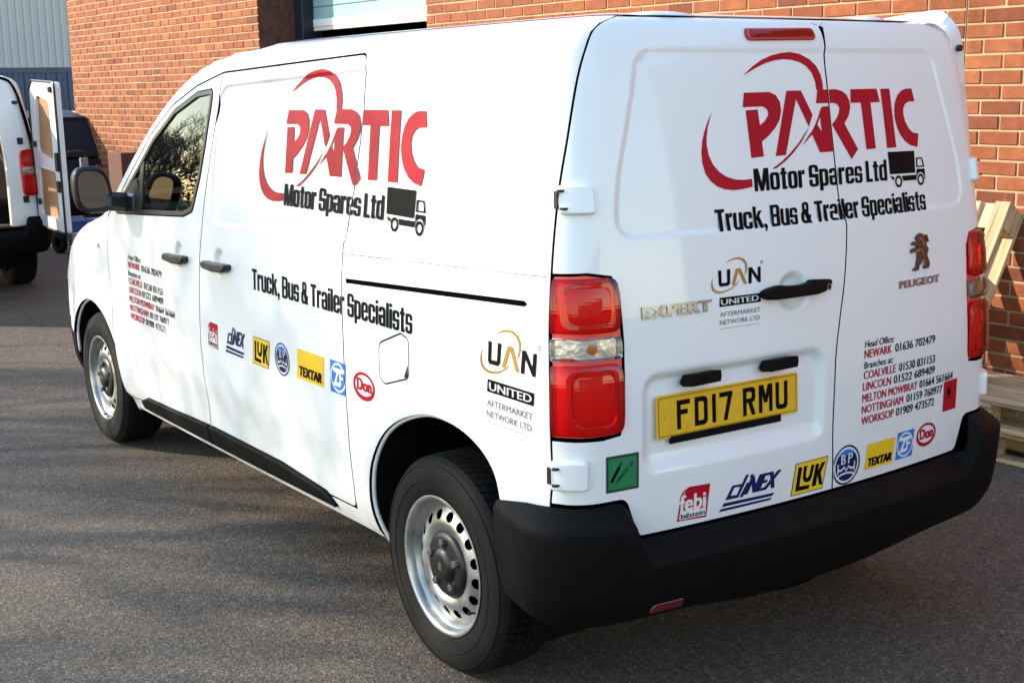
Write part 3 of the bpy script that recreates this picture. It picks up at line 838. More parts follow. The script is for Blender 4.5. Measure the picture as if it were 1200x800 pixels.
mesh('flap_notch', *(lambda p: (p, [tuple(range(len(p)))]))(curve_pos(s_side(np.array([.912, .922, .935, .912]), np.array([.945, .925, .903, .905])), np.array([.945, .925, .903, .905]), .0012, False)), M['trim'], body_left)
# channel the sliding door runs in
panel('door_rail', M['dark'], body_left, side_loop([(1.305, 1.142), (1.305, 1.166), (.330, 1.215), (.318, 1.206), (.330, 1.192)], .03), off=-0.012, gap=0, lip=None)
# thin trim joint above the channel
mesh('trim_joint', *(lambda y, z: (np.concatenate([curve_pos(s_side(y, z), z, .0006, False), curve_pos(s_side(y, z + .0024), z + .0024, .0006, False)]), [(i + 1, i, i + 40, i + 41) for i in range(39)]))(np.linspace(1.322, .25, 40), np.linspace(1.239, 1.281, 40)), M['vgrey'], body_left)

# roof: closes the shell above the joint
def roof():
    zs = np.concatenate([[ZTOP], np.linspace(1.939, 1.955, 9), np.linspace(1.957, 1.966, 10)])
    u = np.linspace(0, 1, 141); rows = []; nr = []
    for z in zs:
        s = s_end(z) + (s_front(z) - s_end(z)) * u
        zz = np.full_like(s, z); p = curve_pos(s, zz, 0.0, False, disp=False)
        zq = np.minimum(zz, 1.9655)
        nn = curve_nrm(s_end(zq[0]) + (s_front(zq[0]) - s_end(zq[0])) * u, zq, 0.0, False, disp=False, e=4e-4)
        pm = p[::-1].copy(); pm[:, 0] *= -1; nm = nn[::-1].copy(); nm[:, 0] *= -1
        rows.append(np.concatenate([p, pm[1:-1]])); nr.append(np.concatenate([nn, nm[1:-1]]))
    k = len(rows[0]); V = np.concatenate(rows); N = np.concatenate(nr); F = []
    for i in range(len(zs) - 1):
        for j in range(k):
            j2 = (j + 1) % k; F.append((i * k + j, i * k + j2, (i + 1) * k + j2, (i + 1) * k + j)[::-1])
    F.append(tuple(range((len(zs) - 1) * k, len(zs) * k))[::-1])
    return mesh('roof', V, F, M['paint'], VAN, normals=N)
rf = roof()
for (bx_, by_, l_) in ((-.425, .335, .12), (.40, .335, .08)):          # low roof blisters by the rear edge
    mb = MB(); vs = []; fs = []
    for i in range(7):
        t = i / 6 * pi / 2
        for j in range(20):
            a = 2 * pi * j / 20; vs.append((bx_ + l_ * cos(t) * cos(a), by_ + .06 * cos(t) * sin(a), 1.936 + .014 * sin(t)))
    for i in range(6):
        for j in range(20): fs.append((i * 20 + j, i * 20 + (j + 1) % 20, (i + 1) * 20 + (j + 1) % 20, (i + 1) * 20 + j))
    mb.add(vs, fs); mb.build('roof_blister', M['paint'], rf, smooth=True)

# dark shell behind the joints
def liner():
    zs = np.linspace(.33, 1.90, 34); V = []; F = []; cols = 90
    for sgn in (1, -1):
        n0 = sum(len(q) for q in V)
        for z in zs:
            s = np.linspace(float(s_end(z)) , float(s_side(3.70, z)), cols); p = curve_pos(s, np.full_like(s, z), -0.034, False, disp=False)
            p[:, 0] *= sgn; V.append(p)
        for i in range(len(zs) - 1):
            for j in range(cols - 1):
                c = V[n0 // cols + i][j]
                if c[1] > 2.50 and zs[i] > 1.10: continue
                if sgn < 0 and 1.28 < c[1] < 2.5 and .36 < zs[i] < 1.82: continue
                if min(math.hypot(c[1] - .80, zs[i] - .36), math.hypot(c[1] - 4.06, zs[i] - .36)) < .46: continue
                q = (n0 + i * cols + j, n0 + i * cols + j + 1, n0 + (i + 1) * cols + j + 1, n0 + (i + 1) * cols + j)
                F.append(q if sgn > 0 else q[::-1])
    V = np.concatenate(V)
    return mesh('inner_shell', V, F, M['dark'], VAN)
liner()
u = MB(); u.box((0, 2.45, .335), (1.60, 4.3, .05)); u.prism([(-.84, .36), (.84, .36), (.84, 1.2), (.79, 1.60), (.74, 1.82), (-.74, 1.82), (-.79, 1.60), (-.84, 1.2)], .03, (0, 2.50, 0), (1, 0, 0), (0, 0, 1), (0, -1, 0)); u.box((0, 1.1, .30), (.5, 1.6, .16), ch=.03); u.box((0, 3.9, .34), (.9, 1.0, .22), ch=.04)
u.tube([(-.72, .80, .30), (.72, .80, .30)], .055, 12); u.box((.30, 1.9, .27), (.55, 1.0, .16), ch=.04); u.tube([(-.30, 3.6, .24), (-.30, 1.2, .24), (-.34, .45, .25)], .035, 10)  # axle, tank and exhaust, unseen, added to deepen the shade underneath
u.build('underbody', M['dark'], VAN)
sw = MB(); sw.add([(a * cos(t) + .02, .50 + a * sin(t), z) for t in np.linspace(0, 2 * pi, 36, endpoint=False) for a, z in ((.16, .265), (.27, .235), (.315, .255), (.325, .29), (.30, .34))], [(i * 5 + j, ((i + 1) % 36) * 5 + j, ((i + 1) % 36) * 5 + j + 1, i * 5 + j + 1) for i in range(36) for j in range(4)])
sw.add([(.16 * cos(t) + .02, .50 + .16 * sin(t), .27) for t in np.linspace(0, 2 * pi, 24, endpoint=False)], [tuple(range(24))]); sw.build('shade_wheel', M['dark'], VAN, smooth=True)  # unseen wheel added to darken the ground under the tail

# ------------------------------------------------------------------ doors
def rear_door(right):
    sgn = -1 if right else 1
    zt = 1.934
    sm_top = seam_pts(1.288, zt, 60)
    lamp = [(-.868, 1.288), (-.80, 1.290), (-.735, 1.278), (-.716, 1.240), (-.711, 1.113), (-.718, .900), (-.730, .868), (-.78, .862), (-.885, .864)]
    lampl = rear_loop(dens(lamp, .02, False), 9)
    left = [(float(s_seam(1.288)), 1.288)]
    low = seam_pts(.864, .690, 14)[::1]
    bottom = rear_loop(dens(rounded([(-.885, .690), (-.712, .690), (-.672, .578), (sgn * .046, .578)], [0, .03, .03, 0]), .02, False), 9)
    bottom = bottom[1:]
    xs = [(sgn * float(XS(q)), float(q)) for q in np.linspace(.578, zt, 70)]
    seam = rear_loop(xs, 9)[:-1]
    end_s = seam[-1][0]; st = sm_top[-1][0]
    top = [(end_s + (st - end_s) * i / 40, zt) for i in range(0, 40)]
    outer = sm_top[::-1] + lampl[1:-1] + low + bottom + seam[1:] + top[1:]
    # denser points along the pressing edges
    ex = []
    for zq in (1.36, 1.366, 1.372, 1.378, 1.384, 1.834, 1.841, 1.848, 1.855): ex += [(float(s_rear(x, zq)), zq) for x in np.arange(-.70, sgn * .06, .018)]
    for dxq in (-.012, -.006, 0, .006, .012):
        for zq in np.arange(1.36, 1.86, .016): ex.append((float(s_rear(-(.705 - .11 * sstep(1.40, 1.90, zq)) + dxq, zq)), zq))
    if not right:
        for q in np.arange(.72, 1.03, .010):
            ex += [(float(s_rear(x, q)), q) for x in np.arange(-.68, .02, .012)]
        for q in np.arange(1.11, 1.26, .008): ex += [(float(s_rear(x, q)), q) for x in np.arange(-.20, -.04, .009)]
    d = panel('rear_door', M['paint'], VAN, outer, right=right, extra=ex, seal=True)
    tag(d, 'right rear door with the maker badge' if right else 'left rear door with the number plate and pull handle')
    # two boxed hinges at the outer edge
    for (z0, z1, xo, xi) in ((1.437, 1.511, -.838, -.766), (.733, .812, -.889, -.822)):
        hl = rear_loop(rounded([(xo, z0), (xi, z0), (xi, z1), (xo, z1)], [.006, .014, .014, .006]), .01)
        h = panel('hinge', M['paint'], d, hl, off=.019, right=right, gap=0, lip=((.003, .0015), (.006, .006), (.007, .022)), step=.02, disp=False)
        zc = (z0 + z1) / 2
        q = MB()
        for zz in (zc - .022, zc + .022):
            p = curve_pos(s_rear(np.array([xo + .010]), np.array([zz])), np.array([zz]), .0195, False, disp=False)[0]
            q.box((p[0] * (-1 if right else 1), p[1], p[2]), (.022, .012, .006))
        p = curve_pos(s_rear(np.array([xo + .001]), np.array([zc])), np.array([zc]), .014, False, disp=False)[0]
        q.box((p[0] * (-1 if right else 1), p[1], p[2]), (.010, .014, .044))
        q.build('hinge_pin', M['trim'], h)
    return d
rd_left = rear_door(False)
rd_right = rear_door(True)

front_hole = side_loop(window_loop, .025)
def front_door(right):
    ex = [(float(s_side(y, z)), z) for y in np.arange(2.72, 2.86, .009) for z in np.arange(1.03, 1.17, .009)]
    d = panel('front_door', M['paint'], VAN, side_loop(front_door_loop, .025), [front_hole], right=right, extra=ex, seal=True, gap=.0033)
    tag(d, 'right front door' if right else 'left front door with the branch phone list')
    fr_out = [tuple(p) for p in inset(front_hole if area2(front_hole) > 0 else front_hole[::-1], 0.001)[0]]
    gl = inset(fr_out, GLASS_IN)[0]
    panel('window_seal', M['trim'], d, fr_out, [[tuple(p) for p in gl]], off=.004, right=right, gap=0, lip=((.0015, .002), (.002, .02)), step=.03, disp=False)
    w = panel('window_pane', M['glass'], d, [tuple(p) for p in inset(fr_out, GLASS_IN - .004)[0]], off=-.004, right=right, gap=0, lip=None, step=.04, disp=False)
    # front quarter: divider bar and black sail panel behind the mirror
    panel('quarter_light_bar', M['trim'], d, side_loop([(3.300, 1.245), (3.300, 1.445), (3.255, 1.475), (3.255, 1.245)], .03), off=.001, right=right, gap=0, lip=((.001, .001), (.0015, .012)), disp=False)
    panel('sail_panel', M['trim'], d, side_loop([(3.60, 1.232), (3.30, 1.25), (3.30, 1.33), (3.345, 1.385), (3.40, 1.365)], .03), off=.002, right=right, gap=0, lip=((.001, .001), (.0015, .012)), disp=False)
    return d
fd_left = front_door(False); fd_right = front_door(True)
ex = [(float(s_side(y, z)), z) for y in np.arange(2.28, 2.43, .009) for z in np.arange(1.04, 1.18, .009)]
ex += press_pts(1.28, 2.56)
sd_left = panel('side_door', M['paint'], VAN, side_loop(side_door_loop, .025), extra=ex, seal=True, gap=.0033); tag(sd_left, 'closed left sliding door')
# the right sliding door stands open, slid back along the flank
sd_right = panel('side_door', M['paint'], VAN, side_loop(rounded([(.335, .40), (.320, .95), (.325, 1.50), (.345, 1.905), (1.45, 1.87), (1.58, 1.20), (1.60, .40)], [.03, 0, 0, .05, .04, 0, .03]), .03), off=.105, right=True,
                 lip=((.002, .0015), (.004, .006), (.004, .055)), disp=False)
tag(sd_right, 'open right sliding door slid back along the flank')
for zq, rr_ in ((1.835, .011), (1.25, .008)):
    p = curve_pos(s_side(np.array([.34]), np.array([zq])), np.array([zq]), .074, False, disp=False)[0]
    MB().tube([(-p[0], p[1] + .004, p[2]), (-p[0], p[1] - .006, p[2])], rr_, 14).build('door_buffer', M['trim'], sd_right)

# handles
def side_handle(pts, parent):
    h = panel('door_handle', M['trim'], parent, side_loop(rounded(pts, .012), .01), off=.034, gap=0, lip=((.003, .0015), (.006, .006), (.007, .016), (.006, .034)), step=.012, disp=False)
    return h
side_handle([(2.912, 1.078), (2.895, 1.094), (2.80, 1.092), (2.715, 1.100), (2.676, 1.098), (2.676, 1.078), (2.71, 1.064), (2.80, 1.059), (2.90, 1.064)], fd_left)
side_handle([(2.475, 1.092), (2.455, 1.106), (2.36, 1.104), (2.27, 1.110), (2.232, 1.110), (2.232, 1.092), (2.265, 1.078), (2.36, 1.072), (2.455, 1.076)], sd_left)
RH = [(-0.2404, 1.183), (-0.2208, 1.1905), (-0.1816, 1.196), (-0.136, 1.1903), (-0.089, 1.1892), (-0.0612, 1.1937), (-0.0521, 1.1995), (0.0162, 1.1945), (0.02, 1.188), (0.011, 1.1719), (-0.0111, 1.162), (-0.0395, 1.1577), (-0.1248, 1.1576), (-0.1906, 1.158), (-0.2258, 1.161), (-0.2396, 1.1706)]
RH = [(a - .012, b + .012) for a, b in RH]
rh = panel('door_handle', M['plastic'], rd_left, rear_loop(rounded(RH, .006), .01), off=.030, gap=0, lip=((.003, .0015), (.006, .006), (.007, .016), (.006, .03)), step=.012, disp=False)
decal_geo('key_lock', tri2d([('bolt', ell(-.012, 1.187, .009, .010, 16)), ('vblack', ell(-.012, 1.187, .005, .006, 12))]), rh, 'rear', off=.0312)

# lamps
def tail_lamp(right):
    def lp(pts, st=.015): return rear_loop(rounded(pts, .022), st)
    t = panel('tail_lamp', M['lampbase'], VAN, [(float(s_seam(z)) + .002, float(z)) for z in np.linspace(1.285, .868, 30)] + rear_loop(dens(rounded([(-.86, .868), (-.735, .868), (-.716, .90), (-.711, 1.113), (-.717, 1.240), (-.738, 1.276), (-.80, 1.287), (-.86, 1.285)], [0, .02, .02, .05, .02, .02, .02, 0]), .015, False), 9)[1:-1],
              off=-.008, right=right, gap=.001, lip=((.0008, .001), (.001, .02)), step=.02, disp=False)
    tag(t, 'right tail lamp' if right else 'left tail lamp')
    def seaml(z0, z1, xi, rr):
        z = np.linspace(z1, z0, 14); L = [(float(s_seam(q)) + .004, float(q)) for q in z]
        r_ = rear_loop(dens(rounded([(-.84, z0), (xi, z0), (xi, z1), (-.84, z1)], [0, rr, rr, 0]), .012, False), 9)
        return L + r_[1:-1]
    lipl = ((.002, .001), (.004, .005), (.0045, .020))
    for (z0, z1, m_, nm) in ((1.136, 1.281, 'redlens', 'upper_lens'), (1.066, 1.131, 'clearlens', 'reversing_lens'), (.872, 1.061, 'redlens', 'lower_lens')):
        l = panel(nm, M[m_], t, seaml(z0, z1, -.720, .03 if nm != 'reversing_lens' else .012), off=lambda s, z, p, z0=z0, z1=z1: .006 + .010 * np.clip(1 - ((z - (z0 + z1) / 2) / ((z1 - z0) / 2)) ** 2, 0, 1) ** .5, right=right, gap=.0005, lip=lipl, step=.014, disp=False)
        # reflector bowl behind the lens
        zc = (z0 + z1) / 2; h = (z1 - z0) * .42; vs = []; fs = []
        nrow, ncol = 7, 18
        cen = np.array([-.795, zc])
        for i in range(nrow):
            f = i / (nrow - 1)
            for j in range(ncol):
                a = 2 * pi * j / ncol
                ca = abs(cos(a)) ** .5 * (1 if cos(a) >= 0 else -1); sa = abs(sin(a)) ** .5 * (1 if sin(a) >= 0 else -1)
                x = cen[0] + f * .062 * ca; z = zc + f * h * sa
                p = curve_pos(s_rear(np.array([x]), np.array([z])), np.array([z]), -.005 - .0 * f - (.0 if f > .95 else .0), False, disp=False)[0]
                p = p + np.array([.0, .022 * (1 - f * f), 0])
                vs.append((-p[0] if right else p[0], p[1], p[2]))
        for i in range(nrow - 1):
            for j in range(ncol):
                q = (i * ncol + j, i * ncol + (j + 1) % ncol, (i + 1) * ncol + (j + 1) % ncol, (i + 1) * ncol + j)
                fs.append(q)
        mb = MB(); mb.add(vs, fs); mb.build('reflector_bowl', M['reflector'], t)
        if nm == 'reversing_lens':
            panel('lamp_backing', M['reflector'], t, seaml(z0 + .003, z1 - .003, -.720, .010), off=-.0055, right=right, gap=.001, lip=None, step=.014, disp=False)
            p = curve_pos(s_rear(np.array([-.80]), np.array([zc])), np.array([zc]), .0, False, disp=False)[0]
            q = MB(); q.tube([(p[0] * (-1 if right else 1), p[1] + .014, zc), (p[0] * (-1 if right else 1), p[1] + .001, zc)], .014, 12); q.build('bulb', M['amber'], t)
    # moulded inner frames that show through the red
    for (z0, z1) in ((1.150, 1.268), (.890, 1.046)):
        lo_ = rear_loop(rounded([(-.862, z0), (-.738, z0), (-.738, z1), (-.862, z1)], .024), .012)
        li_ = rear_loop(rounded([(-.848, z0 + .014), (-.752, z0 + .014), (-.752, z1 - .014), (-.848, z1 - .014)], .02), .012)
        panel('lens_frame', M['redlens'], t, lo_, [li_], off=.0165, right=right, gap=0, lip=((.0015, .001), (.002, .004)), step=.02, disp=False)
    return t
tail_lamp(False); tail_lamp(True)
bl = panel('high_brake_lamp', M['redplastic'], rd_left, rear_loop(rounded([(-.219, 1.868), (.052, 1.872), (.052, 1.905), (-.219, 1.901)], .0165), .01), off=.010, gap=0, lip=((.002, .001), (.003, .004), (.0035, .014)), step=.012, disp=False)
panel('lamp_inner', M['redlens'], bl, rear_loop(rounded([(-.205, 1.875), (.038, 1.879), (.038, 1.898), (-.205, 1.894)], .008), .01), off=.0125, gap=0, lip=((.001, .001), (.0012, .003)), step=.014, disp=False)

# rear bumper
def bump_off(s, z, p):
    """dropped middle with a sloping step, risen corners, face tucked under towards the bottom"""
    ax = np.abs(p[..., 0]); zt = .572 + .114 * sstep(.664, .728, ax); d = zt - z
    t_ = np.clip(d / .050, 0, 1); o = .066 * np.where(t_ < .86, t_ * 1.07, 1 - .41 * (1 - t_) * 1.386) + .004
    o = o - .030 * sstep(.60, .70, z) * 0 - .10 * np.clip((.46 - z) / .20, 0, 1) ** 1.7
    side = sstep(.55, .20, p[..., 1])
    return o * (.22 + .78 * side)
def bumper():
    zt = [(.425, .655), (.36, .668), (.30, .678), (.255, .682)]
    L = side_loop(dens([(.405, .387), (.418, .44), (.428, .56), (.432, .652)], .02, False), 9)[:-1]
    top = [(float(s_side(y, z)), z) for y, z in zt] + rear_loop(dens(rounded([(-.86, .684), (-.722, .686), (-.682, .572), (0.0, .572)], [0, .035, .03, 0]), .015, False), 9)[:-1]
    zb = .292
    sb = float(s_end(zb)); sl = float(s_side(.405, .387))
    bot = [(sb + (sl - sb) * i / 50, zb + .065 * float(sstep(.15, .5, i / 50)) + .03 * float(sstep(.6, 1.0, i / 50))) for i in range(0, 50)]
    st = float(s_end(.572)); cen = [(float(s_end(z)), float(z)) for z in np.linspace(.572, zb, 18)][:-1]
    loop = (L + top[0:])
    outer = loop + cen + bot
    lipb = ((.004, .0015), (.010, .006), (.016, .016), (.019, .032), (.019, .075))
    o1 = panel('rear_bumper', M['plastic'], VAN, [p for p in outer], off=bump_off, gap=.0, lip=None, step=.014, disp=False, extra=[(float(s_rear(x, zz)), zz) for x in np.arange(-.86, 0, .012) for zz in [.572 + .114 * float(sstep(.664, .728, abs(x))) - q for q in (.020, .036, .041, .044, .048, .053)]])
    # full bumper = both halves joined as one part, plus the rolled top edge
    me = o1.data; n = len(me.vertices); V = np.array([v.co[:] for v in me.vertices]); F = [tuple(p.vertices) for p in me.polygons]
    pr = np.array(top + [(st, .572)]); s_, z_ = pr[:, 0], pr[:, 1]
    pos = curve_pos(s_, z_, bump_off, False, disp=False); nr = curve_nrm(s_, z_, bump_off, False, disp=False)
    tg = np.gradient(pr, axis=0); ou = np.stack([tg[:, 1] * 1.0, -tg[:, 0]], 1); ou /= np.linalg.norm(ou, axis=1, keepdims=True) + 1e-9
    ou *= -1
    T = curve_pos(s_ + ou[:, 0] * 1e-3, z_ + ou[:, 1] * 1e-3, bump_off, False, disp=False) - pos; T /= np.linalg.norm(T, axis=1, keepdims=True)
    rows = [pos] + [pos + T * a - nr * b for a, b in ((.001, .0007), (.002, .003), (.002, .03))]
    base_i = len(V); k = len(pos); V = np.concatenate([V] + rows)
    for j in range(len(rows) - 1):
        for i in range(k - 1):
            F.append((base_i + j * k + i, base_i + (j + 1) * k + i, base_i + (j + 1) * k + i + 1, base_i + j * k + i + 1)[::-1])
    nv = len(V); Vm = V.copy(); Vm[:, 0] *= -1
    V2 = np.concatenate([V, Vm]); F2 = F + [tuple(i + nv for i in reversed(f)) for f in F]
    bpy.data.objects.remove(o1)
    ob = mesh('rear_bumper', V2, F2, M['plastic'], VAN, smooth=True)
    import bmesh
    bm = bmesh.new(); bm.from_mesh(ob.data); bmesh.ops.remove_doubles(bm, verts=bm.verts, dist=.0006); bmesh.ops.recalc_face_normals(bm, faces=bm.faces); bm.to_mesh(ob.data); bm.free()
    ob.data.polygons.foreach_set('use_smooth', np.ones(len(ob.data.polygons), dtype=bool)); ob.data.set_sharp_from_angle(angle=radians(50))
    return ob
bmp = bumper()
for sg in (False,):
    panel('bumper_reflector', M['foglens'], bmp, rear_loop(rounded([(-.650, .372), (-.535, .372), (-.545, .402), (-.640, .402)], .008), .01), off=lambda s, z, p: bump_off(s, z, p) + .004, right=sg, gap=0, lip=((.001, .001), (.002, .008)), step=.014, disp=False)
fb = []
for sg in (False, True):
    z0, z1 = .24, .598
    L = [(float(s_side(4.425, .53)), .53), (float(s_side(4.45, .598)), .598)]
    sF = float(s_front(.598)); L += [(L[1][0] + (sF - L[1][0]) * i / 24, .598) for i in range(1, 25)]
    L += [(float(s_front(q)), float(q)) for q in np.linspace(.57, .24, 12)]
    sA = float(s_side(4.43, .24)); L += [(L[-1][0] + (sA - L[-1][0]) * i / 24, .24) for i in range(1, 24)] + [(float(s_side(4.435, .30)), .30), (float(s_side(4.43, .42)), .42)]
    fb.append(panel('front_bumper', M['plastic'], VAN, L, off=.004, right=sg, disp=False, step=.05))
    tag(fb[-1], 'right half of the black front bumper' if sg else 'left half of the black front bumper')
    hl = panel('headlamp', M['clearlens'], VAN, [(float(lev(z)[3] - lev(z)[6] - e), float(z)) for e, z in ((.12, .80), (.10, .98), (.22, 1.0), (.52, .93), (.55, .84), (.40, .80))], off=.004, right=sg, gap=0, disp=False)
    tag(hl, 'right headlamp' if sg else 'left headlamp')
# windscreen
def windscreen():
    V = []; cols = 40; zs = np.linspace(1.195, 1.815, 20)
    for z in zs:
        w, r, a, yE, rf, af, yF = lev(z); sp = yE - yF - .258; s = np.linspace(float(sp), float(s_front(z)), cols); p = curve_pos(s, np.full(cols, z), -.004, False, disp=False)
        pm = p[::-1].copy(); pm[:, 0] *= -1; V.append(np.concatenate([p, pm[1:]]))
    k = len(V[0]); F = [(i * k + j, (i + 1) * k + j, (i + 1) * k + j + 1, i * k + j + 1) for i in range(len(zs) - 1) for j in range(k - 1)]
    return mesh('windscreen', np.concatenate(V), F, M['screen'], VAN, smooth=True)
windscreen()
mb = MB(); mb.box((0, 3.72, 1.05), (1.55, .55, .34), ch=.08); mb.build('dashboard', M['seat'], VAN)
for sx in (-.42, .42):
    s_ = MB(); s_.box((sx, 2.95, .86), (.50, .52, .20), ch=.06); s_.box((sx, 2.70, 1.22), (.48, .16, .66), Matrix.Rotation(radians(10), 3, 'X'), ch=.06); s_.box((sx, 2.635, 1.60), (.27, .10, .17), ch=.045)
    s_.build('seat', M['seat'], VAN)
MB().tube([(.42 + .19 * cos(a), 3.42 + .07 * sin(a), 1.22 + .175 * sin(a)) for a in np.linspace(0, 2 * pi, 33)], .016, 8).build('steering_wheel', M['trim'], VAN, smooth=True)

# side mouldings along the door bottoms, split at the door joint
def moulding(y0, y1, tip_f, tip_r, parent, right=False):
    tz = lambda y: float(np.interp(y, [1.456, 1.52, 1.88, 2.54, 3.357, 3.45], [.352, .394, .416, .410, .374, .345]))
    bz = lambda y: sillz(y) + .022
    ys = np.linspace(y0, y1, 50)
    L = [(y, bz(y)) for y in ys] + [(y, tz(y)) for y in ys[::-1]]
    return panel('side_moulding', M['plastic'], parent, side_loop(dedup(L), .03), off=.015, right=right, gap=.0006, lip=((.003, .0015), (.006, .006), (.007, .018)), step=.022, disp=False)
for sg in (False, True):
    moulding(1.462, 2.572, 0, 0, VAN, sg); moulding(2.580, 3.465, 0, 0, VAN, sg)
# wing repeater
rp = panel('side_repeater', M['clearlens'], body_left, side_loop([(3.885 + .014 * cos(a), 1.034 + .010 * sin(a)) for a in np.linspace(0, 2 * pi, 16, endpoint=False)], 9), off=.006, gap=0, lip=((.001, .001), (.002, .006)), disp=False, step=.01)

# door mirrors
def wing_mirror(right):
    sg = -1 if right else 1
    c = np.array([-1.035, 3.475, 1.335]); hw, hh = .087, .104
    root = MB()
    rows = ((-.030, .97), (-.034, 1.0), (-.020, 1.02), (.03, .98), (.07, .86), (.10, .62), (.115, .30), (.118, .01))
    vs = []; fs = []; n = 36
    def ring(dy, f, sx=1.0):
        out = []
        for j in range(n):
            a = 2 * pi * j / n
            ca = abs(cos(a)) ** .62 * (1 if cos(a) >= 0 else -1); sa = abs(sin(a)) ** .62 * (1 if sin(a) >= 0 else -1)
            tz = hh * sa * f; tx = hw * ca * f * (1.0 - .10 * (sa * .5 + .5)) - .010 * sa
            out.append((sg * (c[0] + tx), c[1] + dy, c[2] + tz))
        return out
    for dy, f in ((-.008, .80), (-.030, .82), (-.036, .92)) + rows[2:]:
        vs += ring(dy, f)
    k = (len(vs)) // n
    for i in range(k - 1):
        for j in range(n):
            q = (i * n + j, i * n + (j + 1) % n, (i + 1) * n + (j + 1) % n, (i + 1) * n + j); fs.append(q if not right else q[::-1])
    root.add(vs, fs)
    o = root.build('wing_mirror', M['trim'], VAN, smooth=True)
    tag(o, 'right door mirror' if right else 'left door mirror in a black housing')
    g = [(a_, b_ - .204 * sg * (a_ - sg * c[0]) + .006, c_) for a_, b_, c_ in ring(-.020, .80)]; mesh('mirror_glass', g, [tuple(range(n))[::1 if not right else -1]], M['mirror'], o)
    a = MB(); a.box((sg * -.925, 3.470, 1.275), (.12, .075, .085), Matrix.Rotation(radians(sg * 6), 3, 'Y'), ch=.02); a.box((sg * -.868, 3.44, 1.272), (.05, .20, .10), ch=.02); a.build('mirror_arm', M['trim'], o)
wing_mirror(False); wing_mirror(True)

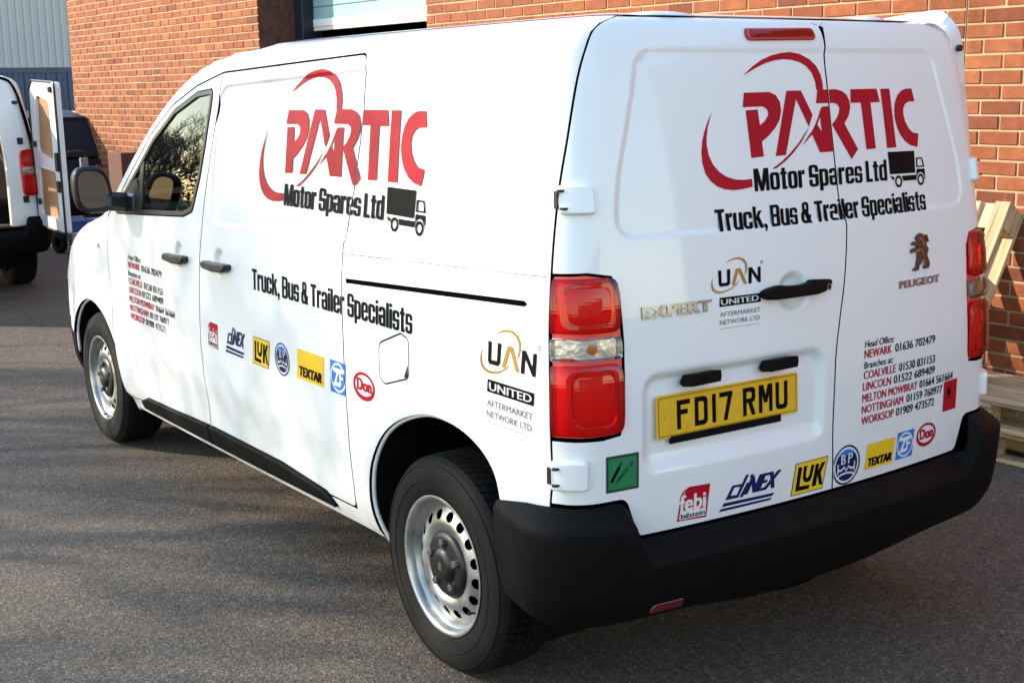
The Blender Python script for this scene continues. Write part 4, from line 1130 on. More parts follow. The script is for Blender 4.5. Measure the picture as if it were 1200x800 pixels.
# ------------------------------------------------------------------ wheels
def make_wheel():
    w = empty('wheel'); R = .338
    # tyre: outer face towards -x
    prof = [(.004, .205), (-.004, .212), (-.010, .222), (-.016, .245), (-.0185, .270), (-.017, .295), (-.010, .315), (.002, .327), (.012, .333)]
    outer = [(x, r) for x, r in prof]; inner = [(.195 - (x), r) for x, r in prof[::-1]]
    t = MB(); t.lathe_x(outer, 96); t.lathe_x(inner, 96)
    # raised sidewall rings
    t.lathe_x([(-.0175, .262), (-.0200, .264), (-.0200, .267), (-.0178, .269)], 96); t.lathe_x([(-.0120, .309), (-.0150, .308), (-.0135, .314), (-.0095, .316)], 96)
    # tread: ribs with slanted grooves
    n = 72; bands = [(.012, .040, 0.0), (.047, .080, .4), (.087, .108, .2), (.115, .148, .6), (.155, .183, 0.0)]
    t.lathe_x([(.010, .331), (.097, .3315), (.185, .331)], 96)
    for (x0, x1, ph) in bands:
        for k in range(n):
            a0 = 2 * pi * (k + ph) / n; a1 = 2 * pi * (k + ph + .80) / n; sk = .020 if x0 < .05 else (-.02 if x0 > .15 else .012)
            vs = []
            for (x, a) in ((x0, a0), (x0, a1), (x1, a1 + sk), (x1, a0 + sk)):
                rr = R - (.0035 if (x < .013 or x > .182) else 0)
                vs.append((x, rr * cos(a), rr * sin(a)))
            for (x, a) in ((x0, a0), (x0, a1), (x1, a1 + sk), (x1, a0 + sk)):
                vs.append((x, .3305 * cos(a), .3305 * sin(a)))
            t.add(vs, [(0, 1, 2, 3), (4, 5, 1, 0), (5, 6, 2, 1), (6, 7, 3, 2), (7, 4, 0, 3)])
    tyre = t.build('tyre', M['rubber'], w, smooth=True, auto=35)
    # rim: flange and barrel
    r_ = MB()
    r_.lathe_x([(.010, .203), (-.002, .2035), (-.008, .2085), (-.0105, .2165), (-.0125, .2175), (-.0135, .2140), (-.0125, .2090), (-.0085, .2030), (.0010, .1995), (.0120, .1985), (.020, .1900), (.030, .1860), (.080, .1800), (.160, .1850)], 96)
    rim = r_.build('rim', M['steel'], w, smooth=True, auto=40)
    # disc with sixteen round vents, dished
    nh = 16; loops = []
    A = np.linspace(0, 2 * pi, 96, endpoint=False)
    outl = np.stack([.188 * np.cos(A), .188 * np.sin(A)], 1); innl = np.stack([.060 * np.cos(A[::3]), .060 * np.sin(A[::3])], 1)
    hl = []
    for k in range(nh):
        a = 2 * pi * k / nh + .1; c = .1540; B = np.linspace(0, 2 * pi, 18, endpoint=False)
        rad = .0165 * np.cos(B) * .92; tan = .0165 * np.sin(B)
        hl.append(np.stack([(c + rad) * cos(a) - tan * sin(a), (c + rad) * sin(a) + tan * cos(a)], 1))
    gp = []
    for rr in np.arange(.066, .186, .0075):
        m_ = int(2 * pi * rr / .011); gp += [(rr * cos(2 * pi * i / m_), rr * sin(2 * pi * i / m_)) for i in range(m_)]
    gp = np.array(gp); sg = np.concatenate([loop_segs(l) for l in [outl, innl] + hl]); gp = gp[in_poly(gp, sg)]
    v2, tr = cdt(gp, [outl, innl] + hl); tr = tr[in_poly(v2[tr].mean(1), sg)]
    prof = pchip([.060, .095, .112, .128, .150, .170, .188], [.028, .022, .010, .006, .012, .024, .036])
    rr = np.hypot(v2[:, 0], v2[:, 1]); V = np.stack([prof(rr), v2[:, 0], v2[:, 1]], 1)
    a = v2[tr]; ar = (a[:, 1, 0] - a[:, 0, 0]) * (a[:, 2, 1] - a[:, 0, 1]) - (a[:, 2, 0] - a[:, 0, 0]) * (a[:, 1, 1] - a[:, 0, 1]); tr[ar > 0] = tr[ar > 0][:, ::-1]
    e = 1e-3; sl_ = (prof(rr + e) - prof(rr - e)) / (2 * e); N = np.stack([-np.ones_like(rr), sl_ * v2[:, 0] / rr, sl_ * v2[:, 1] / rr], 1); N /= np.linalg.norm(N, axis=1, keepdims=True)
    F = [tuple(f) for f in tr]; base_i = len(V); vv = [V]; nn = [N]
    for l in hl:                                                        # turned-in edges of the vents
        q = np.hypot(l[:, 0], l[:, 1]); p0 = np.stack([prof(q), l[:, 0], l[:, 1]], 1); p1 = p0 + np.array([.010, 0, 0]); cen = p0.mean(0)
        d = cen - p0; d[:, 0] = 0; d /= np.linalg.norm(d, axis=1, keepdims=True); k = len(l)
        vv += [p0, p1]; nn += [d, d]
        F += [(base_i + i, base_i + (i + 1) % k, base_i + k + (i + 1) % k, base_i + k + i) for i in range(k)]; base_i += 2 * k
    mesh('wheel_disc', np.concatenate(vv), F, M['steel'], rim, normals=np.concatenate(nn))
    h = MB(); h.lathe_x([(.024, .104), (.012, .103), (.004, .096), (.001, .084), (.000, .058), (-.006, .054), (-.014, .046), (-.016, .030), (-.0165, .0001)], 48)
    hub = h.build('hub_cap', M['trim'], w, smooth=True, auto=40)
    for k in range(5):
        a = 2 * pi * k / 5 + .3; b = MB(); b.lathe_x([(.004, .0125), (-.011, .0125), (-.0135, .010), (-.0135, .0001)], 6, (0, .072 * cos(a), .072 * sin(a))); b.build('wheel_bolt', M['bolt'], w)
    MB().lathe_x([(.06, .17), (.06, .0001)], 32).build('brake_drum', M['dark'], w)
    mesh('hub_emblem', *(lambda p: (p, [(0, 1, 2, 3)]))([(-.0172, .011, -.013), (-.0172, -.011, -.013), (-.0172, -.008, .014), (-.0172, .008, .014)]), M['bolt'], hub)
    v = MB(); v.tube([(-.001, -.168, -.098), (-.022, -.166, -.092)], .004, 8); v.build('valve', M['trim'], w)
    return w
W0 = make_wheel(); W0.parent = VAN
def copy_tree(o, parent):
    c = o.copy(); COL.objects.link(c); c.parent = parent
    for ch in list(o.children): copy_tree(ch, c)
    return c
for i, (x, y, ro, fl) in enumerate(((-.863, .803, .0, False), (-.863, 4.078, 1.1, False), (.863, .803, .5, True), (.863, 4.078, 2.0, True))):
    w = W0 if i == 0 else copy_tree(W0, VAN)
    w.location = (x, y, .336)
    w.rotation_euler = (ro, 0, pi if fl else 0)
    tag(w, ('left rear', 'left front', 'right rear', 'right front')[i] + ' steel wheel')
# arch liners
for (sx, arch, cy, nm) in ((-1, REAR_ARCH, .80, 'rear'), (-1, FRONT_ARCH, 4.05, 'front'), (1, REAR_ARCH, .80, 'rear'), (1, FRONT_ARCH, 4.05, 'front')):
    pts = [(y, z) for y, z in arch]
    pts = [(pts[0][0] + (.0 if nm == 'rear' else 0), .20)] + pts + [(pts[-1][0], .20)]
    V = []
    for y, z in pts:
        xo = float(base(s_side(y, max(z, .24)), max(z, .24))[0]) + .018
        V.append((sx * -xo if sx > 0 else xo, y, z)); V.append((sx * .52, y, z))
    n = len(pts); F = [(2 * i, 2 * i + 1, 2 * i + 3, 2 * i + 2) for i in range(n - 1)] + [tuple(2 * i + 1 for i in range(n))]
    mesh('wheel_arch_liner', V, F, M['liner'], VAN)
    # rolled steel lip round the arch
    mb = MB(); mb.tube([(sx * -1 * -abs(float(base(s_side(y, max(z, .24)), max(z, .24))[0])) * 1.0 - sx * .0085, y, z) for y, z in arch], .0075, 8); mb.build('arch_lip', M['paint'] , VAN, smooth=True)
# ------------------------------------------------------------------ outlines of the graphics (metres across the rear doors)
TR = {
    'arc_top': [(-0.2452, 1.7769), (-0.2075, 1.8007), (-0.168, 1.8196), (-0.1289, 1.8315), (-0.0902, 1.8383), (-0.052, 1.8405), (-0.015, 1.8352), (0.0204, 1.8209), (0.044, 1.8022), (0.0579, 1.7781), (0.0625, 1.7567), (0.0627, 1.7363), (0.0345, 1.7356), (0.0325, 1.7596), (0.0222, 1.7837), (0.0043, 1.8013), (-0.0204, 1.813), (-0.0497, 1.8194), (-0.0831, 1.8215), (-0.1173, 1.8185), (-0.1555, 1.8108), (-0.1938, 1.798), (-0.228, 1.7839)],
    'arc_left': [(-0.3655, 1.6847), (-0.3823, 1.6615), (-0.3966, 1.6368), (-0.4084, 1.6096), (-0.4152, 1.5798), (-0.4152, 1.5523), (-0.4079, 1.5243), (-0.3926, 1.5034), (-0.3711, 1.4882), (-0.3454, 1.4792), (-0.3154, 1.475), (-0.281, 1.4762), (-0.2457, 1.4804), (-0.2434, 1.502), (-0.2749, 1.5005), (-0.3056, 1.5031), (-0.3351, 1.5117), (-0.3603, 1.5261), (-0.3793, 1.5457), (-0.3914, 1.5714), (-0.395, 1.5966), (-0.3929, 1.6191), (-0.3859, 1.644), (-0.3768, 1.6638)],
    'arc_low': [(-0.1844, 1.5198), (-0.1494, 1.5265), (-0.1157, 1.5433), (-0.0791, 1.5665), (-0.0451, 1.5942), (-0.0182, 1.6225), (-0.0088, 1.6344), (-0.0291, 1.6164), (-0.0561, 1.592), (-0.0928, 1.5654), (-0.1306, 1.5424), (-0.1617, 1.5281)],
    'P': [(-0.2475, 1.732), (-0.1537, 1.7326), (-0.1293, 1.7239), (-0.1158, 1.7039), (-0.1146, 1.6804), (-0.1236, 1.6571), (-0.141, 1.6368), (-0.1692, 1.6158), (-0.1979, 1.5997), (-0.1956, 1.5598), (-0.2419, 1.5576), (-0.2469, 1.685), (-0.203, 1.6865), (-0.1995, 1.6437), (-0.1801, 1.6545), (-0.1649, 1.6712), (-0.1666, 1.6857), (-0.1827, 1.6944), (-0.2561, 1.6939)],
    'A': [(-0.0869, 1.7347), (-0.0298, 1.735), (0.009, 1.6669), (-0.0104, 1.6344), (-0.0522, 1.7121), (-0.1114, 1.5604), (-0.1508, 1.5589)],
    'R1': [(0.0382, 1.736), (0.1163, 1.7363), (0.1433, 1.7305), (0.1615, 1.7198), (0.1716, 1.7015), (0.1725, 1.6832), (0.163, 1.6621), (0.1406, 1.6386), (0.1913, 1.5639), (0.1592, 1.5369), (0.0864, 1.638), (0.1055, 1.6518), (0.1195, 1.6677), (0.1245, 1.6829), (0.1183, 1.693), (0.1039, 1.6982), (0.0276, 1.6984)],
    'R2': [(0.0516, 1.689), (0.0841, 1.6897), (0.0889, 1.5622), (0.0266, 1.5616), (-0.0031, 1.6184), (0.0146, 1.6378), (0.0308, 1.6596), (0.0438, 1.6816)],
    'R3': [(0.0249, 1.6406), (0.0396, 1.6607), (0.0405, 1.6179)],
    'R4': [(-0.0439, 1.5835), (-0.0043, 1.6193), (0.0001, 1.613), (-0.0257, 1.5948)],
    'T': [(0.1808, 1.7354), (0.3011, 1.7352), (0.3113, 1.6965), (0.2665, 1.696), (0.2733, 1.5629), (0.2298, 1.5619), (0.2222, 1.6968), (0.1759, 1.6968)],
    'I': [(0.3194, 1.7345), (0.363, 1.7348), (0.3726, 1.5621), (0.3277, 1.5621)],
    'C': [(0.475, 1.7339), (0.4849, 1.6955), (0.4538, 1.6951), (0.4346, 1.6884), (0.4236, 1.6754), (0.4215, 1.6565), (0.4281, 1.635), (0.4419, 1.6169), (0.4607, 1.603), (0.4912, 1.5981), (0.4807, 1.5591), (0.4471, 1.5653), (0.42, 1.5782), (0.3984, 1.598), (0.3841, 1.6221), (0.3767, 1.6482), (0.3782, 1.674), (0.3866, 1.6974), (0.4015, 1.716), (0.4221, 1.7284), (0.4433, 1.7333)],
    'tbox': [(0.3285, 1.5503), (0.4615, 1.5484), (0.4591, 1.4824), (0.3321, 1.4844)],
    'tch': [(0.3868, 1.4767), (0.4667, 1.4762), (0.4649, 1.4609), (0.3891, 1.4619)],
    'ttail': [(0.3315, 1.4797), (0.353, 1.4748), (0.3479, 1.4647)],
    'cab': [(0.4671, 1.4935), (0.5097, 1.4927), (0.511, 1.4602), (0.4647, 1.459)],
    'cabw': [(0.468, 1.5275), (0.5011, 1.5265), (0.5095, 1.4981), (0.4669, 1.4983)],
    'cabh': [(0.475, 1.5229), (0.4963, 1.5229), (0.5014, 1.5023), (0.4741, 1.5023)],
    'wh': [(0.3722, 1.4614), (0.4861, 1.4607), (0.3563, 1.4623), (0.3741, 1.4779)],
    'febi_f': [(-0.5311, 0.6558), (-0.5288, 0.669), (-0.5184, 0.683), (-0.501, 0.6917), (-0.4364, 0.6886), (-0.442, 0.6694), (-0.4534, 0.6232), (-0.53, 0.6271)],
    'febi_o': [(-0.5486, 0.6002), (-0.5419, 0.6442), (-0.5414, 0.66), (-0.5364, 0.6738), (-0.5252, 0.6854), (-0.5078, 0.692), (-0.4348, 0.6896), (-0.4449, 0.5956)],
    'febi_i': [(-0.5423, 0.6043), (-0.5365, 0.642), (-0.5365, 0.658), (-0.532, 0.6708), (-0.5216, 0.6818), (-0.5064, 0.6886), (-0.4408, 0.6861), (-0.4503, 0.601)],
    'febi_txt': [(-0.5382, 0.631), (-0.4485, 0.6729)],
    'bil': [(-0.5331, 0.6071), (-0.4565, 0.6029), (-0.5338, 0.6221)],
    'dx_d': [(-0.3874, 0.6266), (-0.362, 0.6653), (-0.3256, 0.6645), (-0.3104, 0.6885), (-0.2986, 0.688), (-0.3383, 0.6259)],
    'dx_dh': [(-0.3678, 0.6362), (-0.3545, 0.6582), (-0.3312, 0.6574), (-0.3432, 0.6355)],
    'dx_i': [(-0.3339, 0.6251), (-0.3065, 0.6645), (-0.2932, 0.6644), (-0.3206, 0.625)],
    'dx_dot': [(-0.2967, 0.6767), (-0.2911, 0.6862), (-0.2792, 0.6869), (-0.2857, 0.6771)],
    'dx_b1': [(-0.3926, 0.6185), (-0.1937, 0.6148), (-0.203, 0.6061), (-0.3996, 0.6086)],
    'dx_b2': [(-0.4032, 0.6031), (-0.2026, 0.6014), (-0.2094, 0.5948), (-0.4097, 0.5951)],
    'dx_nex': [(-0.3108, 0.623), (-0.1875, 0.6223), (-0.288, 0.6714), (-0.1601, 0.6656)],
    'luk_o': [(-0.1193, 0.6865), (0.0173, 0.6871), (-0.003, 0.5933), (-0.1349, 0.5936)],
    'luk_L': [(-0.1086, 0.6741), (-0.0924, 0.6732), (-0.1006, 0.6171), (-0.0582, 0.6149), (-0.0605, 0.6032), (-0.1178, 0.6047)],
    'luk_u': [(-0.0863, 0.6739), (-0.0716, 0.6733), (-0.0763, 0.6456), (-0.0737, 0.6376), (-0.0675, 0.6379), (-0.0618, 0.6444), (-0.0555, 0.6724), (-0.0409, 0.6721), (-0.0491, 0.6405), (-0.0563, 0.6267), (-0.0705, 0.6234), (-0.084, 0.6284), (-0.0889, 0.639), (-0.0889, 0.651)],
    'luk_K': [(-0.0367, 0.6714), (-0.0208, 0.6708), (-0.0249, 0.651), (-0.0116, 0.6721), (0.0054, 0.672), (-0.0137, 0.6428), (-0.0029, 0.6056), (-0.0182, 0.6065), (-0.0267, 0.6362), (-0.0317, 0.6067), (-0.0497, 0.6072)],
    'textar': [(0.1971, 0.6845), (0.3321, 0.6873), (0.3208, 0.6134), (0.1843, 0.608)],
    'textar_t': [(0.1888, 0.6183), (0.3226, 0.6221), (0.2015, 0.6418), (0.3262, 0.644)],
    'zf': [(0.3542, 0.6909), (0.4282, 0.6939), (0.4134, 0.6163), (0.3392, 0.6154)],
    'don': [(0.4949, 0.6635), (0.4448, 0.6631), (0.5442, 0.6757)],
    'uU': [(-0.3948, 1.2666), (-0.3837, 1.2662), (-0.3849, 1.2319), (-0.3661, 1.2324), (-0.3642, 1.2667), (-0.3525, 1.2671), (-0.3557, 1.2293), (-0.3626, 1.2231), (-0.3909, 1.223), (-0.3956, 1.2289)],
    'uA': [(-0.3512, 1.2239), (-0.3321, 1.2667), (-0.3159, 1.2666), (-0.2949, 1.2223), (-0.3069, 1.2226), (-0.3245, 1.2592), (-0.3394, 1.2237)],
    'uN': [(-0.2875, 1.2655), (-0.2757, 1.2659), (-0.2558, 1.2393), (-0.2536, 1.2645), (-0.2431, 1.265), (-0.246, 1.2224), (-0.2553, 1.2227), (-0.277, 1.2509), (-0.2795, 1.2222), (-0.2912, 1.2225)],
    'ua1': [(-0.3681, 1.2833), (-0.3532, 1.2916), (-0.335, 1.296), (-0.317, 1.2959), (-0.3012, 1.29), (-0.2929, 1.2797), (-0.2911, 1.2672), (-0.2951, 1.2538), (-0.3033, 1.2436), (-0.2999, 1.2543), (-0.2976, 1.2678), (-0.3003, 1.279), (-0.3087, 1.2865), (-0.321, 1.2911), (-0.3371, 1.2916), (-0.3535, 1.2883)],
    'ua2': [(-0.4129, 1.2507), (-0.4203, 1.2379), (-0.4221, 1.2245), (-0.4177, 1.2147), (-0.4078, 1.2083), (-0.3941, 1.2051), (-0.3782, 1.2063), (-0.3565, 1.2116), (-0.334, 1.2232), (-0.3202, 1.2369), (-0.3357, 1.2252), (-0.3562, 1.2151), (-0.3761, 1.2108), (-0.3937, 1.2105), (-0.4073, 1.2145), (-0.4152, 1.2239), (-0.4168, 1.2376)],
    'ubox': [(-0.3957, 1.1936), (-0.2484, 1.1929), (-0.2501, 1.1689), (-0.3976, 1.1693)],
    'utx': [(-0.3931, 1.1735), (-0.2536, 1.1732), (-0.392, 1.187)],
    'uaf': [(-0.3985, 1.1457), (-0.2519, 1.1424), (-0.3977, 1.1576)],
    'unw': [(-0.3998, 1.124), (-0.255, 1.1212), (-0.3991, 1.136)],
    'uln': [(-0.4005, 1.1118), (-0.2592, 1.1105)],
    'ureg': [(-0.2384, 1.2759)],
    'lion': [(0.4389, 1.2971), (0.4504, 1.3013), (0.4636, 1.2976), (0.4719, 1.2891), (0.4798, 1.2755), (0.4802, 1.2638), (0.4846, 1.2517), (0.4873, 1.241), (0.4807, 1.2338), (0.4873, 1.2202), (0.4936, 1.2065), (0.4889, 1.1939), (0.4772, 1.1912), (0.4624, 1.1934), (0.4619, 1.1992), (0.4736, 1.2033), (0.4686, 1.2142), (0.4568, 1.2205), (0.4495, 1.2134), (0.4375, 1.2042), (0.4342, 1.1903), (0.4076, 1.1904), (0.4061, 1.1939), (0.4195, 1.2008), (0.4267, 1.2079), (0.4235, 1.2121), (0.4302, 1.223), (0.4317, 1.241), (0.4388, 1.2455), (0.4233, 1.2469), (0.4012, 1.2451), (0.3985, 1.2492), (0.4066, 1.2574), (0.4267, 1.2595), (0.436, 1.2651), (0.4249, 1.2648), (0.4098, 1.2682), (0.4022, 1.2714), (0.4151, 1.2785), (0.4279, 1.2736), (0.4349, 1.2768), (0.4267, 1.2852), (0.4295, 1.2914)],
    'tail': [(0.4759, 1.2927), (0.4861, 1.2944), (0.4898, 1.285), (0.4946, 1.2716), (0.4873, 1.2717), (0.4805, 1.2832)],
    'tail2': [(0.4788, 1.2639), (0.4884, 1.2539), (0.4906, 1.2472), (0.4839, 1.2439), (0.4809, 1.2515)]}
def T_(k): return poly(TR[k])
def seam_cut_rear(z0, z1):
    z = np.linspace(z0, z1, 40); return stroke([(float(XS(q)), float(q)) for q in z], .0058)

def logo_partic(cut):
    red = [s for k in ('arc_top', 'arc_left', 'arc_low', 'P', 'A', 'R1', 'R4', 'T', 'I', 'C') for s in T_(k)]
    wh1, wh2 = TR['wh'][0], TR['wh'][1]
    L = [('vred', red), ('vred', T_('R2')), (None, T_('R3'))]
    L += [(None, poly([(-.246, 1.4615), (-.10, 1.4615), (-.10, 1.520), (-.16, 1.520), (-.17, 1.534), (-.246, 1.534)]))]
    L += heavy('Motor Spares Ltd', -.239, .318, 1.4675, .061)
    L += [('vblack', T_('tbox') + T_('tch') + T_('ttail') + T_('cab') + T_('cabw')), (None, T_('cabh'))]
    for (cx, cz) in (wh1, wh2):
        L += [(None, ell(cx, cz, .0225, .0225, 20)), ('vblack', ell(cx, cz, .0178, .0178, 20)), (None, ell(cx, cz, .0105, .0105, 16))]
    L += [(None, cut)]
    return L
def cut_side(fx, fz):
    """the sliding door joint in the logo's own coordinates"""
    pts = [((y - fx[1]) / fx[0], (z - fz[1]) / fz[0]) for y, z in SLIDE_REAR]
    return stroke(dens(pts, .03, False), .0052)
g = tri2d(logo_partic(seam_cut_rear(1.40, 1.90)), .02)
tag(decal_geo('logo_lettering', g, VAN, 'rear'), 'red and black motor spares logo across the rear doors')
fx, fz = (-1.265, 1.79 - 1.265 * .238), (1.235, 1.475 - 1.235 * 1.557)
g = tri2d(logo_partic(cut_side(fx, fz)), .0065)
tag(decal_geo('logo_lettering', g, VAN, 'side', fx, fz, off=.0030), 'red and black motor spares logo on the left flank')
TB = 'Truck, Bus & Trailer Specialists'
def strap(cut): return heavy(TB, -.388, .503, 1.3685, .059) + [(None, cut)]
g = tri2d(strap(seam_cut_rear(1.33, 1.45)), .02)
tag(decal_geo('strapline_lettering', g, VAN, 'rear'), 'black strapline lettering on the rear doors')
fx, fz = (-1.29, 2.034 - 1.29 * .388), (1.30, 1.031 - 1.30 * 1.368)
fz = (1.30, 1.041 - 1.30 * 1.368)
g = tri2d(strap(cut_side(fx, fz)))
tag(decal_geo('strapline_lettering', g, VAN, 'side', fx, fz), 'black strapline lettering on the left flank')

# phone list
ROWS = [('Head Office:', None, .988, .169, .307, 0, 0), ('NEWARK', '01636 702479', .9565, .167, .297, .313, .522), ('Branches at:', None, .9255, .165, .303, 0, 0), ('COALVILLE', '01530 831153', .8935, .165, .319, .334, .524),
        ('LINCOLN', '01522 689409', .859, .163, .297, .310, .526), ('MELTON MOWBRAY', '01664 561664', .8235, .162, .434, .445, .632), ('NOTTINGHAM', '01159 760977', .789, .162, .363, .379, .574), ('WORKSOP', '01909 473572', .755, .161, .317, .328, .530)]
def phones():
    L = []
    for a, b, z, x0, x1, x2, x3 in ROWS:
        if b is None: L.append(('vblack', text(a, x0, x1, z, .020, .18, .0005)))
        else:
            L.append(('vred', text(a, x0, x1, z, .0245, .0, .0009))); L.append(('vblack', text(b, x2, x3, z, .0245, .0, .0009)))
    return L
g = tri2d(phones(), .1)
tag(decal_geo('phone_list', g, rd_right, 'rear'), 'branch phone numbers on the rear door')
tag(decal_geo('phone_list', g, fd_left, 'side', (-1.26, 3.447 + 1.26 * .165), (1.19, 1.012 - 1.19 * .988)), 'branch phone numbers on the front door')

# supplier logos; each in its own box 0..1 so it can be placed on both sides
def norm(keys, extra=()):
    pts = np.concatenate([np.array(TR[k]) for k in keys]); lo = pts.min(0); hi = pts.max(0)
    return lambda k: [loop_segs((np.array(TR[k]) - lo) / (hi - lo))], lambda p: (np.array(p) - lo) / (hi - lo)
n_, _p = norm(['febi_o'])
febi = [('vred', n_('febi_o')), (None, n_('febi_i')), ('vred', n_('febi_f')), (None, text('febi', .06, .88, .30, .48, 0, .020, .012)), (None, poly([(.10, .07), (.89, .07), (.89, .255), (.10, .255)])), ('vblack', text('bilstein', .12, .86, .095, .15, .0, .006))]
n_, _p = norm(['dx_d', 'dx_dot', 'dx_b1', 'dx_b2', 'dx_nex'])
a_, b_, c_, d_ = [_p(q) for q in TR['dx_nex']]
dinex = [('vnavy', n_('dx_d')), (None, n_('dx_dh')), ('vnavy', n_('dx_i') + n_('dx_dot') + n_('dx_b1') + n_('dx_b2')), ('vnavy', text('NEX', a_[0] - .02, .86, .375, .54, .21, .016, .012))]
n_, _p = norm(['luk_o'])
_o = np.array([_p(q) for q in TR['luk_o']]); _ce = _o.mean(0)
luk = [('vblack', n_('luk_o')), ('vyellow', [loop_segs(_ce + (_o - _ce) * .955)]), ('vblack', n_('luk_L') + n_('luk_u') + n_('luk_K'))]
bpw = [('vnavy', ell(.5, .5, .5, .5, 48)), (None, ell(.5, .5, .455, .455, 48)), ('vblue', ell(.5, .5, .395, .395, 40)), ('vnavy', [loop_segs([(.5 + .395 * cos(t), .5 + .395 * sin(t)) for t in np.linspace(pi * .78, pi * 2.22, 30)])]),
       (None, text('B', .30, .47, .53, .25, 0, .012)), (None, text('P', .55, .72, .53, .25, 0, .012)), (None, stroke([(.20, .30), (.20, .56)], .05) + stroke([(.80, .30), (.80, .56)], .05) + stroke([(.20, .40), (.33, .39), (.42, .46), (.50, .36), (.58, .46), (.67, .39), (.80, .40)], .06)),
       (None, stroke([(.15, .20), (.30, .275), (.50, .30), (.70, .275), (.85, .20)], .05))]
textar = [('vyellow', poly([(.06, 1), (1, 1), (.94, 0), (0, 0)])), ('vblack', text('TEXTAR', .07, .90, .10, .34, .10, .020, .02))]
zf = [('vblue', poly([(.06, 1), (1, 1), (.94, 0), (0, 0)])), (None, ell(.5, .5, .46, .46, 44)), ('vblue', ell(.5, .5, .385, .385, 40)), (None, text('ZF', .22, .80, .26, .48, .0, .03, .02)), (None, poly([(.16, .70), (.84, .70), (.81, .79), (.19, .79)]) + poly([(.17, .22), (.60, .22), (.60, .30), (.15, .30)]))]
don = [('vred', ell(.5, .5, .5, .5, 48)), (None, ell(.5, .53, .415, .37, 40)), ('vred', text('Don', .17, .86, .33, .44, .0, .022, .012))]
def put(name, lab, lay, rear, side, cutr=False, cuts=False):
    g0 = tri2d(lay, .25)
    x0, x1, z0, z1 = rear
    if cutr:
        z = np.linspace(z0, z1, 12); g1 = tri2d(lay + [(None, stroke([((float(XS(q)) - x0) / (x1 - x0), (q - z0) / (z1 - z0)) for q in z], .0058 / (x1 - x0)))], .25)
    else: g1 = g0
    tag(decal_geo(name, g1, VAN, 'rear', (x1 - x0, x0), (z1 - z0, z0)), lab + ' on the rear doors')
    y0, y1, z0, z1 = side
    if cuts:
        pts = [((y - y0) / (y1 - y0), (z - z0) / (z1 - z0)) for y, z in SLIDE_REAR if .6 < z < 1.0]; g2 = tri2d(lay + [(None, stroke(pts, .0058 / (y0 - y1)))], .25)
    else: g2 = g0
    tag(decal_geo(name, g2, VAN, 'side', (y1 - y0, y0), (z1 - z0, z0)), lab + ' on the left flank')
put('logo_decal', 'red square supplier logo with white letters', febi, (-.546, -.436, .594, .691), (2.494, 2.384, .757, .860))
put('logo_decal', 'navy italic supplier logo underlined twice', dinex, (-.402, -.164, .598, .690), (2.318, 2.108, .762, .870))
put('logo_decal', 'yellow and black slanted supplier logo', luk, (-.131, .020, .592, .688), (2.057, 1.895, .760, .866))
put('logo_decal', 'round navy supplier logo', bpw, (.041, .163, .583, .705), (1.855, 1.735, .757, .877), cutr=True)
put('logo_decal', 'yellow supplier logo with black word', textar, (.186, .332, .610, .689), (1.678, 1.462, .772, .878))
put('logo_decal', 'blue square supplier logo with white ring', zf, (.338, .429, .612, .698), (1.424, 1.308, .771, .881), cuts=True)
put('logo_decal', 'oval red supplier logo', don, (.442, .548, .628, .704), (1.260, 1.118, .782, .875))

# trade network mark: rear door and flank
uan = [('vgold', T_('ua1') + T_('ua2')), ('vblack', T_('uU') + T_('uN')), ('vgold', T_('uA')), ('vblack', T_('ubox')), (None, text('UNITED', -.392, -.256, 1.1735, .0150, 0, .0012)),
       ('vgrey', text('AFTERMARKET', -.398, -.253, 1.1425, .0120)), ('vgrey', text('NETWORK LTD', -.399, -.256, 1.1210, .0120)), ('vgrey', stroke([(-.400, 1.1105), (-.258, 1.1105)], .0010)),
       ('vgrey', ell(TR['ureg'][0][0], TR['ureg'][0][1], .0052, .0052, 16)), (None, ell(TR['ureg'][0][0], TR['ureg'][0][1], .0042, .0042, 16)), ('vgrey', text('R', TR['ureg'][0][0] - .0018, TR['ureg'][0][0] + .0020, TR['ureg'][0][1] - .0024, .005))]
g = tri2d(uan, .1)
tag(decal_geo('network_logo', g, rd_left, 'rear'), 'black and gold trade network logo on the rear door')
tag(decal_geo('network_logo', g, body_left, 'side', (-1.45, .490 - 1.45 * .398), (1.45, .982 - 1.45 * 1.196)), 'black and gold trade network logo by the tail lamp')

# raised badges
g = tri2d([('chrome', text('EXPERT', -.652, -.425, 1.162, .031, 0, .0035, .001))], .2)
decal_geo('badge_lettering', g, rd_left, 'rear', off=.0005, thick=.004)
g = tri2d([('chrome', text('PEUGEOT', .337, .548, 1.1435, .0225, 0, .0022, .0005))], .2)
decal_geo('badge_lettering', g, rd_right, 'rear', off=.0005, thick=.003)
g = tri2d([('chrome_dark', T_('lion') + T_('tail') + T_('tail2'))], .2)
em = decal_geo('lion_badge', g, rd_right, 'rear', off=.0005, thick=.006)
L0 = TR['lion']; lc = np.array(L0).mean(0)
g = tri2d([('chrome', stroke([(lc[0] - .004, lc[1] + .046), (lc[0] + .012, lc[1] + .040), (lc[0] + .020, lc[1] + .022)], .004) + stroke([(lc[0] - .022, lc[1] + .006), (lc[0] + .0, lc[1] + .012), (lc[0] + .016, lc[1] - .004)], .005) + stroke([(lc[0] + .012, lc[1] - .02), (lc[0] - .006, lc[1] - .034)], .005) + stroke([(lc[0] + .016, lc[1] - .02), (lc[0] + .026, lc[1] - .040)], .004))], .2)
decal_geo('badge_highlight', g, em, 'rear', off=.0062, thick=.002)

